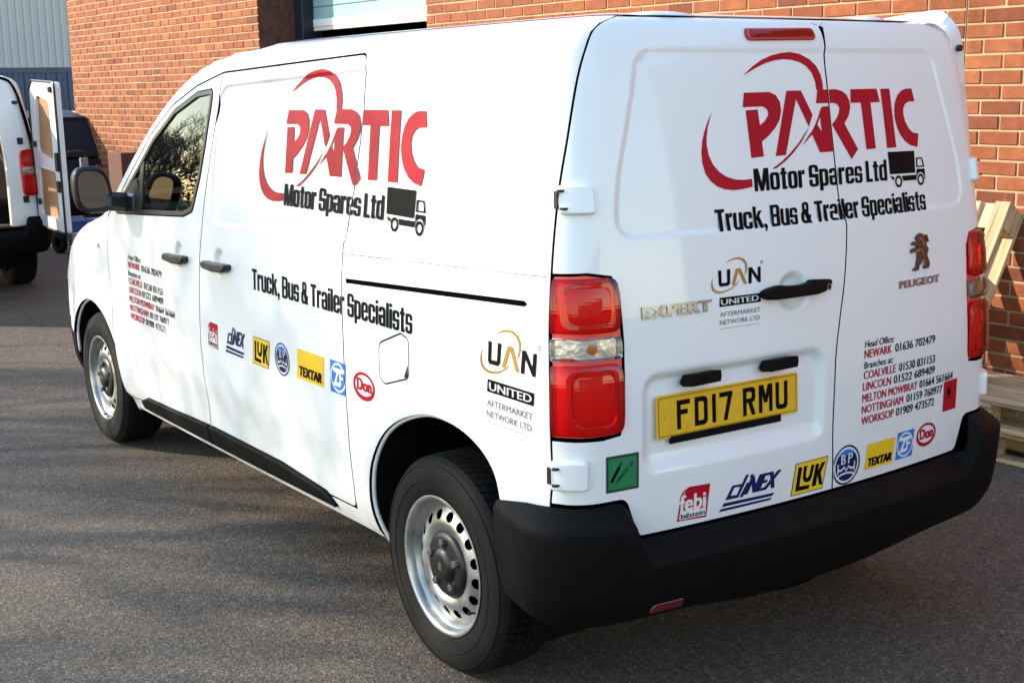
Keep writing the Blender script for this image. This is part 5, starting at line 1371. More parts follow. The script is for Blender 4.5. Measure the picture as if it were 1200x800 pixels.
# hazard stickers
hx0, hx1, hz0, hz1 = -.773, -.673, .717, .815
def H(a, b): return (hx0 + a * (hx1 - hx0), hz0 + b * (hz1 - hz0))
tt = text('COMPRESSED GAS', 0, .80, -.04, .085, 0, .004); ca, sa = cos(radians(45)), sin(radians(45))
def rot(sg): q = sg.copy(); q[:, [0, 2]] = sg[:, [0, 2]] * ca - sg[:, [1, 3]] * sa; q[:, [1, 3]] = sg[:, [0, 2]] * sa + sg[:, [1, 3]] * ca; return q
def hz(sg): q = np.empty_like(sg); q[:, [0, 2]] = hx0 + (sg[:, [0, 2]] + .26) * (hx1 - hx0); q[:, [1, 3]] = hz0 + (sg[:, [1, 3]] + .20) * (hz1 - hz0); return q
green = [('vdkgreen', poly([H(0, 0), H(1, 0), H(1, 1), H(0, 1)])), ('vgreen', poly([H(.07, .07), H(.93, .07), H(.93, .93), H(.07, .93)])),
         ('vblack', stroke([H(.15, .28), H(.40, .68)], .0095)), ('vblack', stroke([H(.40, .68), H(.46, .80)], .004)), ('vblack', [hz(rot(s)) for s in tt])]
tag(decal_geo('hazard_sticker', tri2d(green), rd_left, 'rear', off=.0018), 'green square hazard sticker')
red = [('vred', poly([(.582, .723), (.657, .723), (.659, .822), (.583, .821)])), ('vblack', poly([(.604, .775), (.614, .770), (.624, .778), (.620, .790), (.616, .806), (.612, .795), (.605, .800), (.602, .787)])), ('vblack', stroke([(.603, .766), (.622, .767)], .003))]
tag(decal_geo('hazard_sticker', tri2d(red), rd_right, 'rear', off=.0018), 'red square hazard sticker')

# number plate
PC = Vector((-.354, .117, .8925)); pw, ph = .257, .0585
yawp = radians(-2.2)
AX = Vector((cos(yawp), sin(yawp), 0)); AZ = Vector((0, .05, 1)).normalized(); AN = AX.cross(AZ).normalized()
def flat_geo(name, geo, mats, parent, lift, thick=0.0):
    v, t, lab, names = geo
    p = [PC + AX * float(a) + AZ * float(b) + AN * lift for a, b in v]
    return mesh(name, p, [tuple(q) for q in t], [M[m] for m in names], parent, mi=lab)
rp_ = rounded([(-pw, -ph), (pw, -ph), (pw, ph), (-pw, ph)], .008)
mb = MB(); mb.prism(rp_, .004, PC, AX, AZ, AN); npl = mb.build('number_plate', M['plate'], VAN); tag(npl, 'yellow rear number plate')
bd = rounded([(-pw + .006, -ph + .006), (pw - .006, -ph + .006), (pw - .006, ph - .006), (-pw + .006, ph - .006)], .006); bi = rounded([(-pw + .0075, -ph + .0075), (pw - .0075, -ph + .0075), (pw - .0075, ph - .0075), (-pw + .0075, ph - .0075)], .005)
def ch(paths, x, w=.050): return [sg for pth in paths for sg in stroke([(x + a * w, -.040 + b * .079) for a, b in pth], .0135)]
def box_(x, pts): return poly([(x + a, -.040 + b * .079) for a, b in pts])
S = .0135
cw, hh_, t_ = .046, 1.0, .0135
def bar(x0, z0, x1, z1): return poly([(x0, z0), (x1, z0), (x1, z1), (x0, z1)])
zb, zt_ = -.0395, .0395
def F_(x): return bar(x, zb, x + t_, zt_) + bar(x, zt_ - t_, x + cw, zt_) + bar(x, .000, x + cw * .82, .000 + t_)
def ring_(x, w, z0, z1, r): return rounded([(x, z0), (x + w, z0), (x + w, z1), (x, z1)], r)
chars = [('vblack', F_(-.188))]
def Dd_(x): return [('vblack', poly(rounded([(x, zb), (x + cw, zb), (x + cw, zt_), (x, zt_)], [0, .016, .016, 0]))), (None, poly(rounded([(x + t_, zb + t_), (x + cw - t_, zb + t_), (x + cw - t_, zt_ - t_), (x + t_, zt_ - t_)], [0, .008, .008, 0])))]
chars += Dd_(-.126)
chars += [('vblack', bar(-.064, zb, -.064 + t_, zt_)), ('vblack', bar(-.038, zt_ - t_, .010, zt_) + poly([(-.024, zb), (-.0095, zb), (.010, zt_ - .004), (-.005, zt_ - .004)]))]
xr = .048
chars += [('vblack', poly(rounded([(xr, -.004), (xr + cw, -.004), (xr + cw, zt_), (xr, zt_)], [0, .014, .014, 0]))), (None, poly(rounded([(xr + t_, -.004 + t_ * .9), (xr + cw - t_, -.004 + t_ * .9), (xr + cw - t_, zt_ - t_ * .95), (xr + t_, zt_ - t_ * .95)], [0, .007, .007, 0]))), ('vblack', bar(xr, zb, xr + t_, zt_) + poly([(xr + .016, .004), (xr + .031, .004), (xr + cw + .001, zb), (xr + cw - .014, zb)]))]
xm = .107; mw = .052
chars += [('vblack', bar(xm, zb, xm + t_, zt_) + bar(xm + mw - t_, zb, xm + mw, zt_) + poly([(xm + .004, zt_), (xm + .018, zt_), (xm + mw / 2 + .006, -.012), (xm + mw / 2 - .006, -.012)]) + poly([(xm + mw - .018, zt_), (xm + mw - .004, zt_), (xm + mw / 2 + .006, -.012), (xm + mw / 2 - .006, -.012)]))]
xu = .171
chars += [('vblack', poly(rounded([(xu, zb), (xu + cw, zb), (xu + cw, zt_), (xu, zt_)], [.016, .016, 0, 0]))), (None, poly(rounded([(xu + t_, zb + t_), (xu + cw - t_, zb + t_), (xu + cw - t_, zt_ + .01), (xu + t_, zt_ + .01)], [.008, .008, 0, 0])))]
flat_geo('plate_characters', tri2d([('vblack', poly(bd)), (None, poly(bi))] + chars, .3), None, npl, .0046)
for sx in (-1, 1):
    p = PC + AX * (sx * .2255); mb = MB(); mb.tube([p + AN * .003, p + AN * .0075], .0065, 14); mb.build('plate_screw', M['plate'], npl, smooth=True, auto=40)
p0 = PC + AX * -.01 + AZ * (-ph - .006) + AN * .001
MB().box(p0, (.405, .008, .022), Matrix.Rotation(yawp, 3, 'Z'), ch=.002).build('plate_holder', M['plastic'], npl)
for x0, z0 in ((-.478, .986), (-.197, .989)):
    mb = MB(); pts = [(-.058, -.006), (-.046, .014), (.052, .015), (.055, .0), (.052, -.016), (-.046, -.018)]
    mb.prism(pts, .040, Vector((x0, .108 + (x0 + .3) * -.05, z0)), Vector((1, -.03, 0)), Vector((0, 0, 1)), Vector((0, -1, .18)))
    mb.build('plate_lamp', M['plastic'], rd_left)
# ================================================================== the yard
mb = MB(); mb.add([(-160, -120, 0), (160, -120, 0), (160, 200, 0), (-160, 200, 0)], [(0, 1, 2, 3)])
ground = mb.build('ground', M['asphalt']); tag(ground, 'dark grey asphalt yard', kind='structure')

# ------------------------------------------------------------------ brick wall
WD = Vector((-.05, 1, 0)).normalized(); WN = Vector((-1, -.05, 0)).normalized()      # along, and out towards the van
W0_ = Vector((2.95 / (1 + .05 ** 2), 2.95 * .05 / (1 + .05 ** 2), 0))
def wp(a, z, d=0.0): return W0_ + WD * a + WN * d + Vector((0, 0, z))
def wa(y): return (y - W0_.y) / WD.y
def proj_px(p):
    q = p - CAM; x, y, z = q.dot(_rr), q.dot(_uu), q.dot(_f)
    return (600 + 1494.6 * x / z, 400 - 1494.6 * y / z, z) if z > .2 else (-1e4, -1e4, 1)
WALL = empty('brick_wall', wp(6, 0)); tag(WALL, 'long red brick wall with pale mortar joints behind the white van', 'wall')
WI = Matrix.Translation(-wp(6, 0))
A_L, A_R0, A_R1, A_END = wa(9.53), wa(1.78), wa(6.62), wa(14.86)
ZH = 4.425; OPEN_TOP = 3.45
def wallbox(name, a0, a1, z0, z1, d0, d1, mat, parent, ch=0.0):
    c = wp((a0 + a1) / 2, (z0 + z1) / 2, (d0 + d1) / 2); c = c - (wp(6, 0) if parent is WALL else Vector())
    m_ = MB(); m_.box(c, (abs(d1 - d0), a1 - a0, z1 - z0), Matrix.Rotation(math.atan2(.05, 1), 3, 'Z'), ch=ch); return m_.build(name, mat, parent)
wallbox('mortar_bed', -6, A_R0 - .004, 0, ZH, -.25, -.0055, M['mortar'], WALL)
wallbox('mortar_bed', A_R0 + .004, A_R1 - .002, 0, ZH, -.25, -.0055, M['mortar'], WALL)
wallbox('mortar_bed', A_L + .002, A_END - .002, 0, ZH, -.25, -.0055, M['mortar'], WALL)
wallbox('mortar_bed', A_R1 - .001, A_L + .001, OPEN_TOP, ZH, -.25, -.0057, M['mortar'], WALL)
wallbox('movement_joint', A_R0 - .006, A_R0 + .006, 0, ZH, -.2, -.008, P('joint_sealant', (.10, .06, .045), .8), WALL)
BW, BH, BD = .2145, .0645, .05
RZ = Matrix.Rotation(math.atan2(.05, 1), 3, 'Z')
def brick_mesh(w):
    m_ = MB(); m_.box((0, 0, 0), (BD, w, BH), ch=.0035)
    me = bpy.data.meshes.new('brick'); me.from_pydata(m_.v, [], m_.f); me.materials.append(M['brick']); me.update(); return me, m_
BM = {}
cand = []
rb = random.Random(3)
for (s0, s1, zlo) in ((-6, A_R0 - .007, 0), (A_R0 + .007, A_R1, 0), (A_L, A_END, 0), (A_R1, A_L, OPEN_TOP)):
    k0 = int(math.ceil(zlo / .075)); k = k0
    while k * .075 + .075 <= ZH + 1e-6:
        a = s0 - (.1125 if k % 2 else 0.0)
        while a < s1:
            b0, b1 = max(a, s0), min(a + BW, s1)
            if b1 - b0 > .03: cand.append((b0, b1, k * .075 + .0375 + .005))
            a += .225
        k += 1
ROOF = [(60, 240), (95, 205), (150, 175), (200, 118), (258, 78), (500, 38), (660, 26), (780, 14), (1000, 16), (1090, 26), (1128, 40), (1140, 150), (1152, 300), (1156, 440)]
def visible(u, w):
    if not (75 < u < 1200 and -6 < w < 440): return False
    if u > 1128: 
        x_ = np.interp(w, [40, 150, 300, 440], [1128, 1138, 1152, 1156]); return u > x_ and w < 440
    return w < np.interp(u, [p[0] for p in ROOF[:11]], [p[1] for p in ROOF[:11]])
sc_ = []
for i, (b0, b1, z) in enumerate(cand):
    u, w, d = proj_px(wp((b0 + b1) / 2, z))
    sc_.append(((b1 - b0) / d ** 1.4 if visible(u, w) else 0, i))
chosen = set(i for s, i in sorted(sc_, reverse=True)[:300] if s > 0)
V = []; F = []; R_ = []
for i, (b0, b1, z) in enumerate(cand):
    w = round(b1 - b0, 3); pr = rb.gauss(0, .0012); dz = rb.gauss(0, .0008)
    if w not in BM: BM[w] = brick_mesh(w)
    c = wp((b0 + b1) / 2, z + dz, -BD / 2 + pr)
    if i in chosen:
        o = link('brick', BM[w][0], WALL); o.location = c - wp(6, 0); o.rotation_euler = (rb.gauss(0, .003), 0, math.atan2(.05, 1) + rb.gauss(0, .004))
    else:
        n = len(V); Rq = Matrix.Rotation(math.atan2(.05, 1) + rb.gauss(0, .003), 3, 'Z')
        for q in BM[w][1].v: V.append(tuple(Rq @ Vector(q) + c - wp(6, 0)))
        F += [tuple(j + n for j in f) for f in BM[w][1].f]; R_ += [rb.random()] * len(BM[w][1].v)
o = mesh('brickwork', V, F, M['brick'], WALL); tag(o, kind='stuff')
at = o.data.attributes.new('rnd', 'FLOAT', 'POINT'); at.data.foreach_set('value', np.array(R_, dtype=np.float32))

# ------------------------------------------------------------------ doorway with a roller shutter
M['navyframe'] = P('navy_frame', (.012, .018, .035), .45, noise=.2)
M['shutter'] = P('pale_blue_slat', (.25, .43, .45), .45, noise=.08, nscale=4)
M['rail'] = P('cream_rail', (.68, .64, .54), .5)
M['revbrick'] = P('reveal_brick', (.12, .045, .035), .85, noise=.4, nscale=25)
SH = empty('roller_shutter', wp((A_L + A_R1) / 2, 0)); tag(SH, 'half raised pale blue roller shutter in a dark frame in the brick wall', 'shutter')
o0 = wp((A_L + A_R1) / 2, 0)
def shbox(name, a0, a1, z0, z1, d0, d1, mat, ch=0.0, parent=None):
    c = wp((a0 + a1) / 2, (z0 + z1) / 2, (d0 + d1) / 2) - o0
    m_ = MB(); m_.box(c, (abs(d1 - d0), a1 - a0, z1 - z0), RZ, ch=ch); return m_.build(name, mat, parent or SH)
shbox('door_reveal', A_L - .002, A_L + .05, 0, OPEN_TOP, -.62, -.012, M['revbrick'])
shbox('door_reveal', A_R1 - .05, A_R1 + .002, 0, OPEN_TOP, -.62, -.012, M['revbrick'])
shbox('guide_rail', A_L - .16, A_L - .003, 0, OPEN_TOP, -.62, -.40, M['navyframe'], .004)
shbox('guide_rail', A_R1 + .003, A_R1 + .16, 0, OPEN_TOP, -.62, -.40, M['navyframe'], .004)
shbox('lintel', A_R1 + .003, A_L - .003, OPEN_TOP - .25, OPEN_TOP - .002, -.62, -.30, M['navyframe'], .004)
zsb = 2.34
for i in range(9):
    z0 = zsb + .10 + i * .118
    if z0 + .115 > OPEN_TOP - .2: break
    shbox('shutter_slat', A_R1 + .162, A_L - .162, z0, z0 + .112, -.545, -.525, M['shutter'], .004)
shbox('shutter_backing', A_R1 + .162, A_L - .162, zsb + .1, OPEN_TOP - .26, -.56, -.548, M['shutter'])
shbox('bottom_rail', A_R1 + .162, A_L - .162, zsb + .028, zsb + .10, -.56, -.515, M['vwhite'], .004)
shbox('bottom_seal', A_R1 + .162, A_L - .162, zsb - .01, zsb + .027, -.553, -.522, M['rail'], .003)
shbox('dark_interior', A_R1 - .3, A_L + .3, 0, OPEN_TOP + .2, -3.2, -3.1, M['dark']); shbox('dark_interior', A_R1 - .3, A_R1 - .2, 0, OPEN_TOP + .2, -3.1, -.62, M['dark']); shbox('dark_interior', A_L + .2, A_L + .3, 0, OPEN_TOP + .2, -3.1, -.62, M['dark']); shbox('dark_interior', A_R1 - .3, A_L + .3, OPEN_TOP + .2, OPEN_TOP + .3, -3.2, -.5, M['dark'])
p1 = wp(8.0, 1.9, -1.0); p2 = wp(7.85, 2.32, -1.0)
br = MB(); br.tube([p1, p2, wp(7.7, 2.75, -1.0)], .018, 8); o = br.build('broom_pole', P('pole_grey', (.35, .33, .30), .6)); tag(o, 'thin grey pole leaning in the dark doorway under the shutter', 'pole')

# ------------------------------------------------------------------ pallets on the right
def pallet(L, Wd, nb=7, seed=0):
    """flat pallet: three bottom runners, nine blocks, cross boards and deck boards; lies in xy, length along y"""
    r = random.Random(seed); root = empty('wooden_pallet')
    def bd_(name, c, d): m_ = MB(); m_.box((0, 0, 0), d, ch=.003); o_ = m_.build(name, M['wood'], root); o_.location = c; o_.rotation_euler = (0, 0, r.gauss(0, .006)); return o_
    for x in (-Wd / 2 + .05, 0, Wd / 2 - .05):
        bd_('bottom_runner', (x, 0, .011), (.095, L, .020))
        for y in (-L / 2 + .07, 0, L / 2 - .07): bd_('block', (x, y, .062), (.09, .135, .080))
    for y in (-L / 2 + .07, 0, L / 2 - .07): bd_('cross_board', (0, y, .113), (Wd, .135, .020))
    for i in range(nb):
        x = -Wd / 2 + .048 + (Wd - .096) * i / (nb - 1); bd_('deck_board', (x, r.gauss(0, .004), .134), (.085, L, .020))
    return root
p = pallet(1.2, .56, 5, 1); p.location = (2.585, 1.18, .001); p.rotation_euler = (0, 0, .05); tag(p, 'bottom wooden pallet lying flat on the asphalt right of the van', 'pallet', 'pallets by the brick wall')
p = pallet(1.2, .56, 5, 2); p.location = (2.575, 1.21, .147); p.rotation_euler = (0, 0, .035); tag(p, 'upper wooden pallet of the flat stack right of the van', 'pallet', 'pallets by the brick wall')
p = pallet(.92, .90, 6, 3); p.rotation_euler = (Matrix.Rotation(.05, 3, 'Z') @ Matrix(((0, .515, -.857), (-1, 0, 0), (0, .857, .515)))).to_euler(); p.location = (2.622, 1.83, .70); tag(p, 'upright wooden pallet leaning against the brick wall above the flat pallets', 'pallet', 'pallets by the brick wall')

# ------------------------------------------------------------------ second white van with its rear door open
V2 = empty('parked_van', (-.56, 9.45, 0)); tag(V2, 'white van cut off by the left edge, its rear doors wide open', 'van')
for ch_ in list(VAN.children):
    n_ = ch_.name.split('.')[0]
    if n_ in ('body_shell', 'roof', 'underbody', 'rear_bumper', 'tail_lamp', 'wheel', 'wheel_arch_liner', 'windscreen', 'front_bumper', 'front_door', 'side_moulding', 'arch_lip'):
        c = ch_.copy(); COL.objects.link(c); c.parent = V2
        for g_ in ch_.children:
            if g_.name.split('.')[0] in ('network_logo', 'phone_list', 'door_handle'): continue
            d = g_.copy(); COL.objects.link(d); d.parent = c
for sg in (False, True):
    L = seam_pts(.60, 1.925, 40); inn = rear_loop([(-.66, .62), (-.66, 1.20), (-.62, 1.60), (-.55, 1.83)], .03)
    inn = rear_loop(dens([(-.60, .62), (-.60, 1.20), (-.57, 1.60), (-.50, 1.83)], .03, False), 9)
    tp = [(float(s_end(1.83)), 1.83), (float(s_end(1.925)), 1.925)]
    topi = [(inn[-1][0] + (tp[0][0] - inn[-1][0]) * i / 12, 1.83) for i in range(1, 12)]; topo = [(tp[1][0] + (L[-1][0] - tp[1][0]) * i / 16, 1.925) for i in range(1, 16)]
    pr_ = panel('door_jamb', M['paint'], V2, L[::-1] + [(float(s_rear(-.60, .60)), .60)] + inn + topi + tp + topo, off=-.030, right=sg, gap=0, lip=((.002, .002), (.003, .06)), disp=False)
    for zz in (1.70, 1.36, .84):
        q = curve_pos(s_rear(np.array([-.74]), np.array([zz])), np.array([zz]), -.028, False, disp=False)[0]; b_ = MB(); b_.box((q[0] * (-1 if sg else 1), q[1], q[2]), (.05, .03, .06 if zz < 1.6 else .03), ch=.006); b_.build('door_stop', M['trim'], pr_)
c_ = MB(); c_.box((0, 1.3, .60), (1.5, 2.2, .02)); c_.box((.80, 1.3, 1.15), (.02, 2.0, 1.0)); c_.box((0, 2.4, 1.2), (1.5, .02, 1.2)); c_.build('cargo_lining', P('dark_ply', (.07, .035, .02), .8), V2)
DR = empty('rear_door'); DR.parent = V2; DR.location = (.885, .20, 0); DR.rotation_euler = (0, 0, radians(-89)); tag(DR, 'right rear door standing open, lined with plywood')
# door in its own frame: x from hinge (0) to the closing edge (.80), y thickness, inner side towards -y
prof = rounded([(.0, .60), (.80, .58), (.80, 1.86), (.16, 1.885), (.045, 1.80)], [.03, .03, .05, .06, .05])
# the shell as a frame with two openings for the lining
def slab(name, loops, y0, y1, mat, parent):
    bl_ = [np.array(l) for l in loops]; sg_ = np.concatenate([loop_segs(l) for l in bl_]); v2, tr = cdt(np.zeros((0, 2)), bl_); tr = tr[in_poly(v2[tr].mean(1), sg_)]; n = len(v2)
    V_ = [(a, y0, b) for a, b in v2] + [(a, y1, b) for a, b in v2]; F_l = [tuple(t) for t in tr] + [tuple(i + n for i in t[::-1]) for t in tr]
    for l in bl_:
        k = len(V_); m2 = len(l); V_ += [(a, y0, b) for a, b in l] + [(a, y1, b) for a, b in l]; F_l += [(k + i, k + (i + 1) % m2, k + m2 + (i + 1) % m2, k + m2 + i) for i in range(m2)]
    return mesh(name, V_, F_l, mat, parent)
h1 = rounded([(.16, 1.27), (.62, 1.20), (.60, 1.70), (.24, 1.76)], .06); h2 = rounded([(.12, .70), (.66, .70), (.64, 1.10), (.14, 1.13)], .05)
slab('door_inner_frame', [prof, h1, h2], -.045, -.010, M['paint'], DR); slab('door_skin', [prof], -.009, .006, M['paint'], DR)
slab('plywood_lining', [h1], -.022, -.0105, M['ply'], DR); slab('plywood_lining', [h2], -.022, -.0105, M['ply'], DR)
sl_ = MB(); sl_.tube([(a, -.047, b) for a, b in prof] + [(prof[0][0], -.047, prof[0][1])], .010, 6); sl_.build('door_seal', M['trim'], DR)
for (x, z, dx, dz) in ((.74, 1.19, .06, .16), (.73, .98, .06, .10), (.70, 1.80, .05, .05), (.10, 1.33, .10, .05), (.10, .82, .10, .05)):
    b_ = MB(); b_.box((x, -.056, z), (dx, .024, dz), ch=.006); b_.build('door_latch', M['trim'], DR)

DR2 = copy_tree(DR, V2); DR2.location = (-.885, .20, 0); DR2.rotation_euler = (0, 0, radians(89)); DR2.scale = (-1, 1, 1); DR2['label'] = 'left rear door standing open'
# ------------------------------------------------------------------ car, trolley, cartons between the van and the wall
M['carpaint'] = P('dark_car_paint', (.010, .014, .022), .5, spec=.15); M['carglass'] = P('dark_car_glass', (.016, .024, .034), .5, spec=.08)
CAR = empty('parked_car', (1.62, 16.0, 0)); tag(CAR, 'dark car with a pale roof edge beyond the open van door', 'car')
def loft(name, secs, mat, parent):
    n = len(secs[0]); V_ = [p for s in secs for p in s]; F_l = [(i * n + j, i * n + (j + 1) % n, (i + 1) * n + (j + 1) % n, (i + 1) * n + j) for i in range(len(secs) - 1) for j in range(n)]
    F_l += [tuple(range(n))[::-1], tuple((len(secs) - 1) * n + j for j in range(n))]
    o_ = mesh(name, V_, F_l, mat, parent, smooth=True); o_.data.set_sharp_from_angle(angle=radians(40)); return o_
def sec(y, w, z0, z1, r): return [(a, y, b) for a, b in rounded([(-w, z0), (w, z0), (w * .97, z1), (-w * .97, z1)], r, 4)]
loft('car_body', [sec(-2.0, .70, .35, .80, .1), sec(-1.92, .82, .25, .95, .1), sec(-1.2, .86, .22, 1.0, .1), sec(1.0, .86, .22, .98, .1), sec(1.8, .80, .25, .85, .1), sec(2.05, .66, .35, .70, .1)], M['carpaint'], CAR)
def gsec(y, w0, z0, w1, z1): return [(-w0, y, z0), (w0, y, z0), (w1, y, z1), (-w1, y, z1)]
loft('car_windows', [gsec(-1.86, .74, .98, .70, 1.02), gsec(-1.55, .77, .98, .60, 1.46), gsec(-.2, .79, .98, .61, 1.52), gsec(.45, .78, .98, .60, 1.46), gsec(1.15, .74, .98, .70, 1.0)], M['carglass'], CAR)
loft('car_roof', [sec(-1.58, .60, 1.44, 1.475, .015), sec(-.9, .635, 1.50, 1.545, .02), sec(-.2, .635, 1.51, 1.555, .02), sec(.45, .61, 1.45, 1.485, .015)], M['carpaint'], CAR)
for sx in (-1, 1):
    a_ = MB(); a_.tube([(sx * .755, -1.86, 1.0), (sx * .63, -1.56, 1.47), (sx * .65, -.9, 1.52), (sx * .65, -.2, 1.53), (sx * .63, .45, 1.47), (sx * .73, 1.15, 1.0)], .022, 6); a_.build('window_surround', M['paint'], CAR, smooth=True)
    for y in (-1.25, 1.3):
        w_ = MB(); w_.lathe_x([(-.09, .19), (-.1, .30), (.1, .30), (.09, .19), (.06, .18), (.06, .001)], 28); o_ = w_.build('wheel', M['rubber'], CAR, smooth=True, auto=40); o_.location = (sx * .76, y, .30)
    l_ = MB(); l_.box((sx * .66, -1.95, .82), (.24, .06, .12), ch=.02); l_.build('tail_lamp', M['redplastic'], CAR)

TRL = empty('hand_trolley', (1.46, 12.4, 0), .25); tag(TRL, 'black tubular hand trolley beside the open van door', 'trolley')
t_ = MB()
hoop = [(-.14, 0, .15), (-.14, .03, 1.02)] + [(-.14 + .08 * (1 - cos(a)), .03, 1.02 + .10 * sin(a)) for a in np.linspace(0, pi / 2, 6)][1:] + [(.06 + .08 * sin(a), .03, 1.12 - .10 * (1 - cos(a))) for a in np.linspace(0, pi / 2, 6)] + [(.14, 0, .15)]
t_.tube(hoop, .018, 8); t_.build('handle_frame', M['trim'], TRL, smooth=True)
t_ = MB()
for z in (.35, .62, .88): t_.tube([(-.14, .02, z), (.14, .02, z)], .012, 6)
t_.build('cross_bar', M['trim'], TRL); MB().box((0, -.14, .09), (.42, .28, .016), ch=.003).build('toe_plate', M['trim'], TRL)
for sx in (-1, 1): w_ = MB(); w_.lathe_x([(-.025, .06), (-.03, .12), (.03, .12), (.025, .06), (.02, .001)], 24); o_ = w_.build('wheel', M['rubber'], TRL, smooth=True); o_.location = (sx * .26, .06, .12)
MB().box((.06, -.05, .98), (.09, .05, .15), ch=.008).build('document_box', P('grey_box', (.25, .25, .26), .5), TRL)
c_ = MB(); c_.box((0, 0, .13), (.38, .26, .26), ch=.01); c_.box((0, 0, .262), (.40, .28, .03), ch=.008); o_ = c_.build('plastic_crate', P('blue_crate', (.03, .10, .32), .45)); o_.location = (1.47, 12.22, .10); tag(o_, 'small blue plastic crate standing on the hand trolley', 'crate')
for i, (dx, dz, an) in enumerate(((0, .0, .04), (.05, .10, -.03), (-.02, .19, .06))):
    b_ = MB(); b_.box((0, 0, .05), (.09, .80, .085), ch=.004); o_ = b_.build('timber_offcut', M['wood']); o_.location = (1.30 + dx, 11.55, .0 + dz * .9); o_.rotation_euler = (0, 0, an)
    tag(o_, ('lowest', 'middle', 'topmost')[i] + ' pale timber offcut of the little stack by the open van door', 'timber', 'timber offcuts by the parked van')
for i, (z, s_, rz) in enumerate(((0, .56, .02), (.562, .53, -.06))):
    b_ = MB(); b_.box((0, 0, s_ / 2), (.34, .50, s_), ch=.006); o_ = b_.build('carton', M['card']); o_.location = (2.10, 12.52, z); o_.rotation_euler = (0, 0, rz + .05)
    MB().box((0, 0, s_ + .002), (.06, .5, .003)).build('packing_tape', P('tape_%d' % i, (.32, .20, .10), .3), o_)
    tag(o_, ('lower', 'upper')[i] + ' brown carton stacked against the far end of the brick wall', 'carton', 'cartons by the wall')

# ------------------------------------------------------------------ far end of the yard
def corrugated(name, x0, x1, y, z0, z1, pitch, depth, mat, parent, flat=.5):
    V_ = []; x = x0
    prof_ = [(0, 0), (pitch * flat * .8, 0), (pitch * flat, -depth), (pitch * (1 - .1 * flat) - pitch * .0, -depth)]
    while x < x1:
        for a, b in ((0, 0), (pitch * .40, 0), (pitch * .50, depth), (pitch * .90, depth)): V_.append((x + a, y - b))
        x += pitch
    n = len(V_); VV = [(a, b, z0) for a, b in V_] + [(a, b, z1) for a, b in V_]
    return mesh(name, VV, [(i, i + 1, n + i + 1, n + i) for i in range(n - 1)], mat, parent)
M['navysteel'] = P('navy_container', (.018, .035, .085), .5, noise=.3, nscale=1.2); M['cladding'] = P('grey_cladding', (.36, .37, .38), .5, noise=.06, nscale=.5)
CT = empty('shipping_container', (5.6, 33, 0)); tag(CT, 'navy blue corrugated steel container at the far end of the yard', 'container')
corrugated('corrugated_side', -3.4, 3.4, 0, .12, 2.32, .28, .04, M['navysteel'], CT)
b_ = MB(); b_.box((0, 1.25, .06), (6.9, 2.5, .12)); b_.box((0, 1.25, 2.40), (6.9, 2.5, .14)); b_.box((0, 1.3, 1.22), (6.7, 2.3, 2.2)); b_.build('container_frame', M['navysteel'], CT)
for sx in (-3.42, 3.42): b_ = MB(); b_.box((sx, .02, 1.22), (.14, .14, 2.3)); b_.build('corner_post', M['navysteel'], CT)
WH = empty('warehouse', (6, 39, 0)); tag(WH, 'grey ribbed metal clad warehouse rising behind the navy container', 'building')
corrugated('ribbed_cladding', -16, 14, 0, .3, 9.0, .22, .035, M['cladding'], WH)
b_ = MB(); b_.box((-1, 4.1, 4.5), (29.8, 8, 9.0)); b_.box((-1, 4, 9.1), (30.2, 8.4, .22)); b_.build('shell', M['cladding'], WH)
b_ = MB(); b_.box((-1, -.06, .15), (30, .2, .30)); b_.build('plinth', M['mortar'], WH)

# ------------------------------------------------------------------ bare trees to the left, seen in the glass and in their shadows
M['bark'] = P('bark', (.09, .07, .055), .9, noise=.3, nscale=8, bump=.5, bscale=40)
def bare_tree(loc, H, seed, label, spread=.55, levels=6, trunk_h=.25):
    r = random.Random(seed); trunk = MB(); crown = MB()
    def grow(p, d, L, rad, lev_):
        rad = max(rad, .0062)
        pts = [p]; rs = [rad]; q = p; dd = d
        for i in range(3):
            dd = (dd + Vector((r.gauss(0, .12), r.gauss(0, .12), r.gauss(.04, .08)))).normalized(); q = q + dd * L / 3; pts.append(q); rs.append(max(.004, rad * (1 - .38 * (i + 1) / 3)))
        (trunk if lev_ >= levels - 1 else crown).tube(pts, rs, 6 if lev_ >= levels - 1 else (4 if lev_ > 2 else 3), caps=False)
        if lev_ <= 0: return
        nk = 2 if lev_ > 3 else 3
        for k in range(nk + (1 if r.random() < .5 else 0)):
            f = 1.0 if k == 0 else r.uniform(.45, 1.0); bp_ = pts[min(3, int(f * 3))] if f < 1 else pts[-1]
            an = r.uniform(0, 2 * pi); ax_ = Vector((cos(an), sin(an), 0)); nd = (dd * (1 - spread * r.uniform(.5, 1.0)) + ax_ * spread * r.uniform(.6, 1.1) + Vector((0, 0, .12))).normalized()
            grow(bp_, nd, L * r.uniform(.66, .84), rs[-1] * r.uniform(.62, .85), lev_ - 1)
    grow(Vector((0, 0, -.05)), Vector((0, 0, 1)), H * trunk_h, H * .018, levels)
    root = empty('bare_tree', loc, r.uniform(0, 6)); tag(root, label, 'tree', 'bare trees left of the yard')
    trunk.build('trunk', M['bark'], root, smooth=True); crown.build('crown', M['bark'], root)
TL = (((-9.4, 10.2, 13, 8, .2), 'bare tree beside the yard opposite the middle of the van'), ((-12.4, 8.2, 14.5, 8, .2), 'bare tree beside the yard nearest the photographer'), ((-7.4, 13.6, 12, 7, .2), 'bare tree beside the yard level with the front of the van'),
      ((-6.3, 20.5, 8.0, 7, .12), 'nearest low branched bare tree mirrored in the van window'), ((-8.6, 27, 10, 7, .14), 'bare tree second in the row mirrored in the van window'), ((-12.5, 33, 11, 7, .2), 'farthest bare tree in the row mirrored in the van window'))
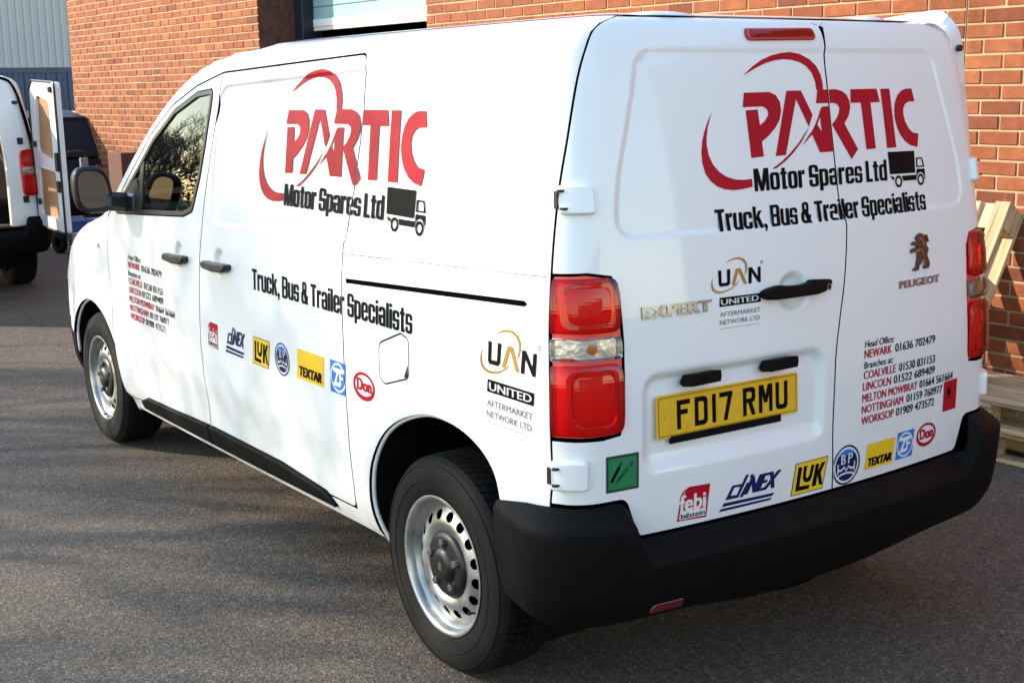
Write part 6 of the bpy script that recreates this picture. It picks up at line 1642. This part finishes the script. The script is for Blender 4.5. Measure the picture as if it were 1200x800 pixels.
for i, ((x, y, H, lv, th), lb) in enumerate(TL): bare_tree((x, y, 0), H, 11 + i, lb, levels=lv, trunk_h=th)
# evergreen hedge, out of view, added to darken the low window reflection
M['hedge'] = P('hedge_leaf', (.035, .045, .018), .6, noise=.5, nscale=3)
rh_ = random.Random(5); V = []; F = []
for i in range(9000):
    a = rh_.random(); x = -20 + 17 * a; y = 37 + rh_.gauss(0, .5); z = rh_.uniform(.05, 2.5 + .35 * sin(x * 1.3) + .2 * sin(x * 3.1)); s_ = rh_.uniform(.06, .13)
    u_ = Vector((rh_.gauss(0, 1), rh_.gauss(0, 1), rh_.gauss(0, 1))).normalized(); w_ = u_.cross(Vector((rh_.gauss(0, 1), rh_.gauss(0, 1), rh_.gauss(0, 1)))).normalized(); n = len(V); c = Vector((x, y, z))
    V += [c + u_ * s_, c + w_ * s_ * .6, c - u_ * s_, c - w_ * s_ * .6]; F.append((n, n + 1, n + 2, n + 3))
o = mesh('hedge', V, F, M['hedge']); tag(o, 'added evergreen hedge, unseen, darkening the low reflection in the van window', 'hedge', kind='stuff')

# ------------------------------------------------------------------ low brick unit behind the photographer, mirrored in the door mirror and the rear paint
def far_brick():
    m, nt, b = nodemat('tan_brick'); tc = nt.nodes.new('ShaderNodeTexCoord'); bt = nt.nodes.new('ShaderNodeTexBrick'); mp = nt.nodes.new('ShaderNodeMapping'); mp.inputs['Rotation'].default_value = (pi / 2, 0, 0)
    bt.inputs['Color1'].default_value = (.15, .12, .10, 1); bt.inputs['Color2'].default_value = (.12, .10, .085, 1); bt.inputs['Mortar'].default_value = (.45, .40, .33, 1); bt.inputs['Scale'].default_value = 1.0
    bt.inputs['Brick Width'].default_value = .225; bt.inputs['Row Height'].default_value = .075; bt.inputs['Mortar Size'].default_value = .01
    nt.links.new(tc.outputs['Object'], mp.inputs[0]); nt.links.new(mp.outputs[0], bt.inputs[0]); nt.links.new(bt.outputs[0], b.inputs['Base Color']); b.inputs['Roughness'].default_value = .9; return m
UN = empty('workshop_unit', (-4, -27, 0)); tag(UN, 'low tan brick workshop unit across the yard behind the photographer', 'building')
b_ = MB(); b_.box((0, -4, 2.1), (26, 8, 4.2)); b_.build('wall', far_brick(), UN)
b_ = MB(); b_.box((0, -4, 4.32), (26.6, 8.6, .24)); b_.build('roof', M['cladding'], UN)
for x in (-9, -3, 3, 9):
    b_ = MB(); b_.box((x, .03, 1.9), (1.8, .08, 1.2)); f_ = b_.build('window', M['vwhite'], UN); b_ = MB(); b_.box((x, .075, 1.9), (1.64, .02, 1.04)); b_.build('pane', M['carglass'], f_)
b_ = MB(); b_.box((0, .04, 1.1), (1.2, .1, 2.2)); b_.build('door', M['navyframe'], UN)
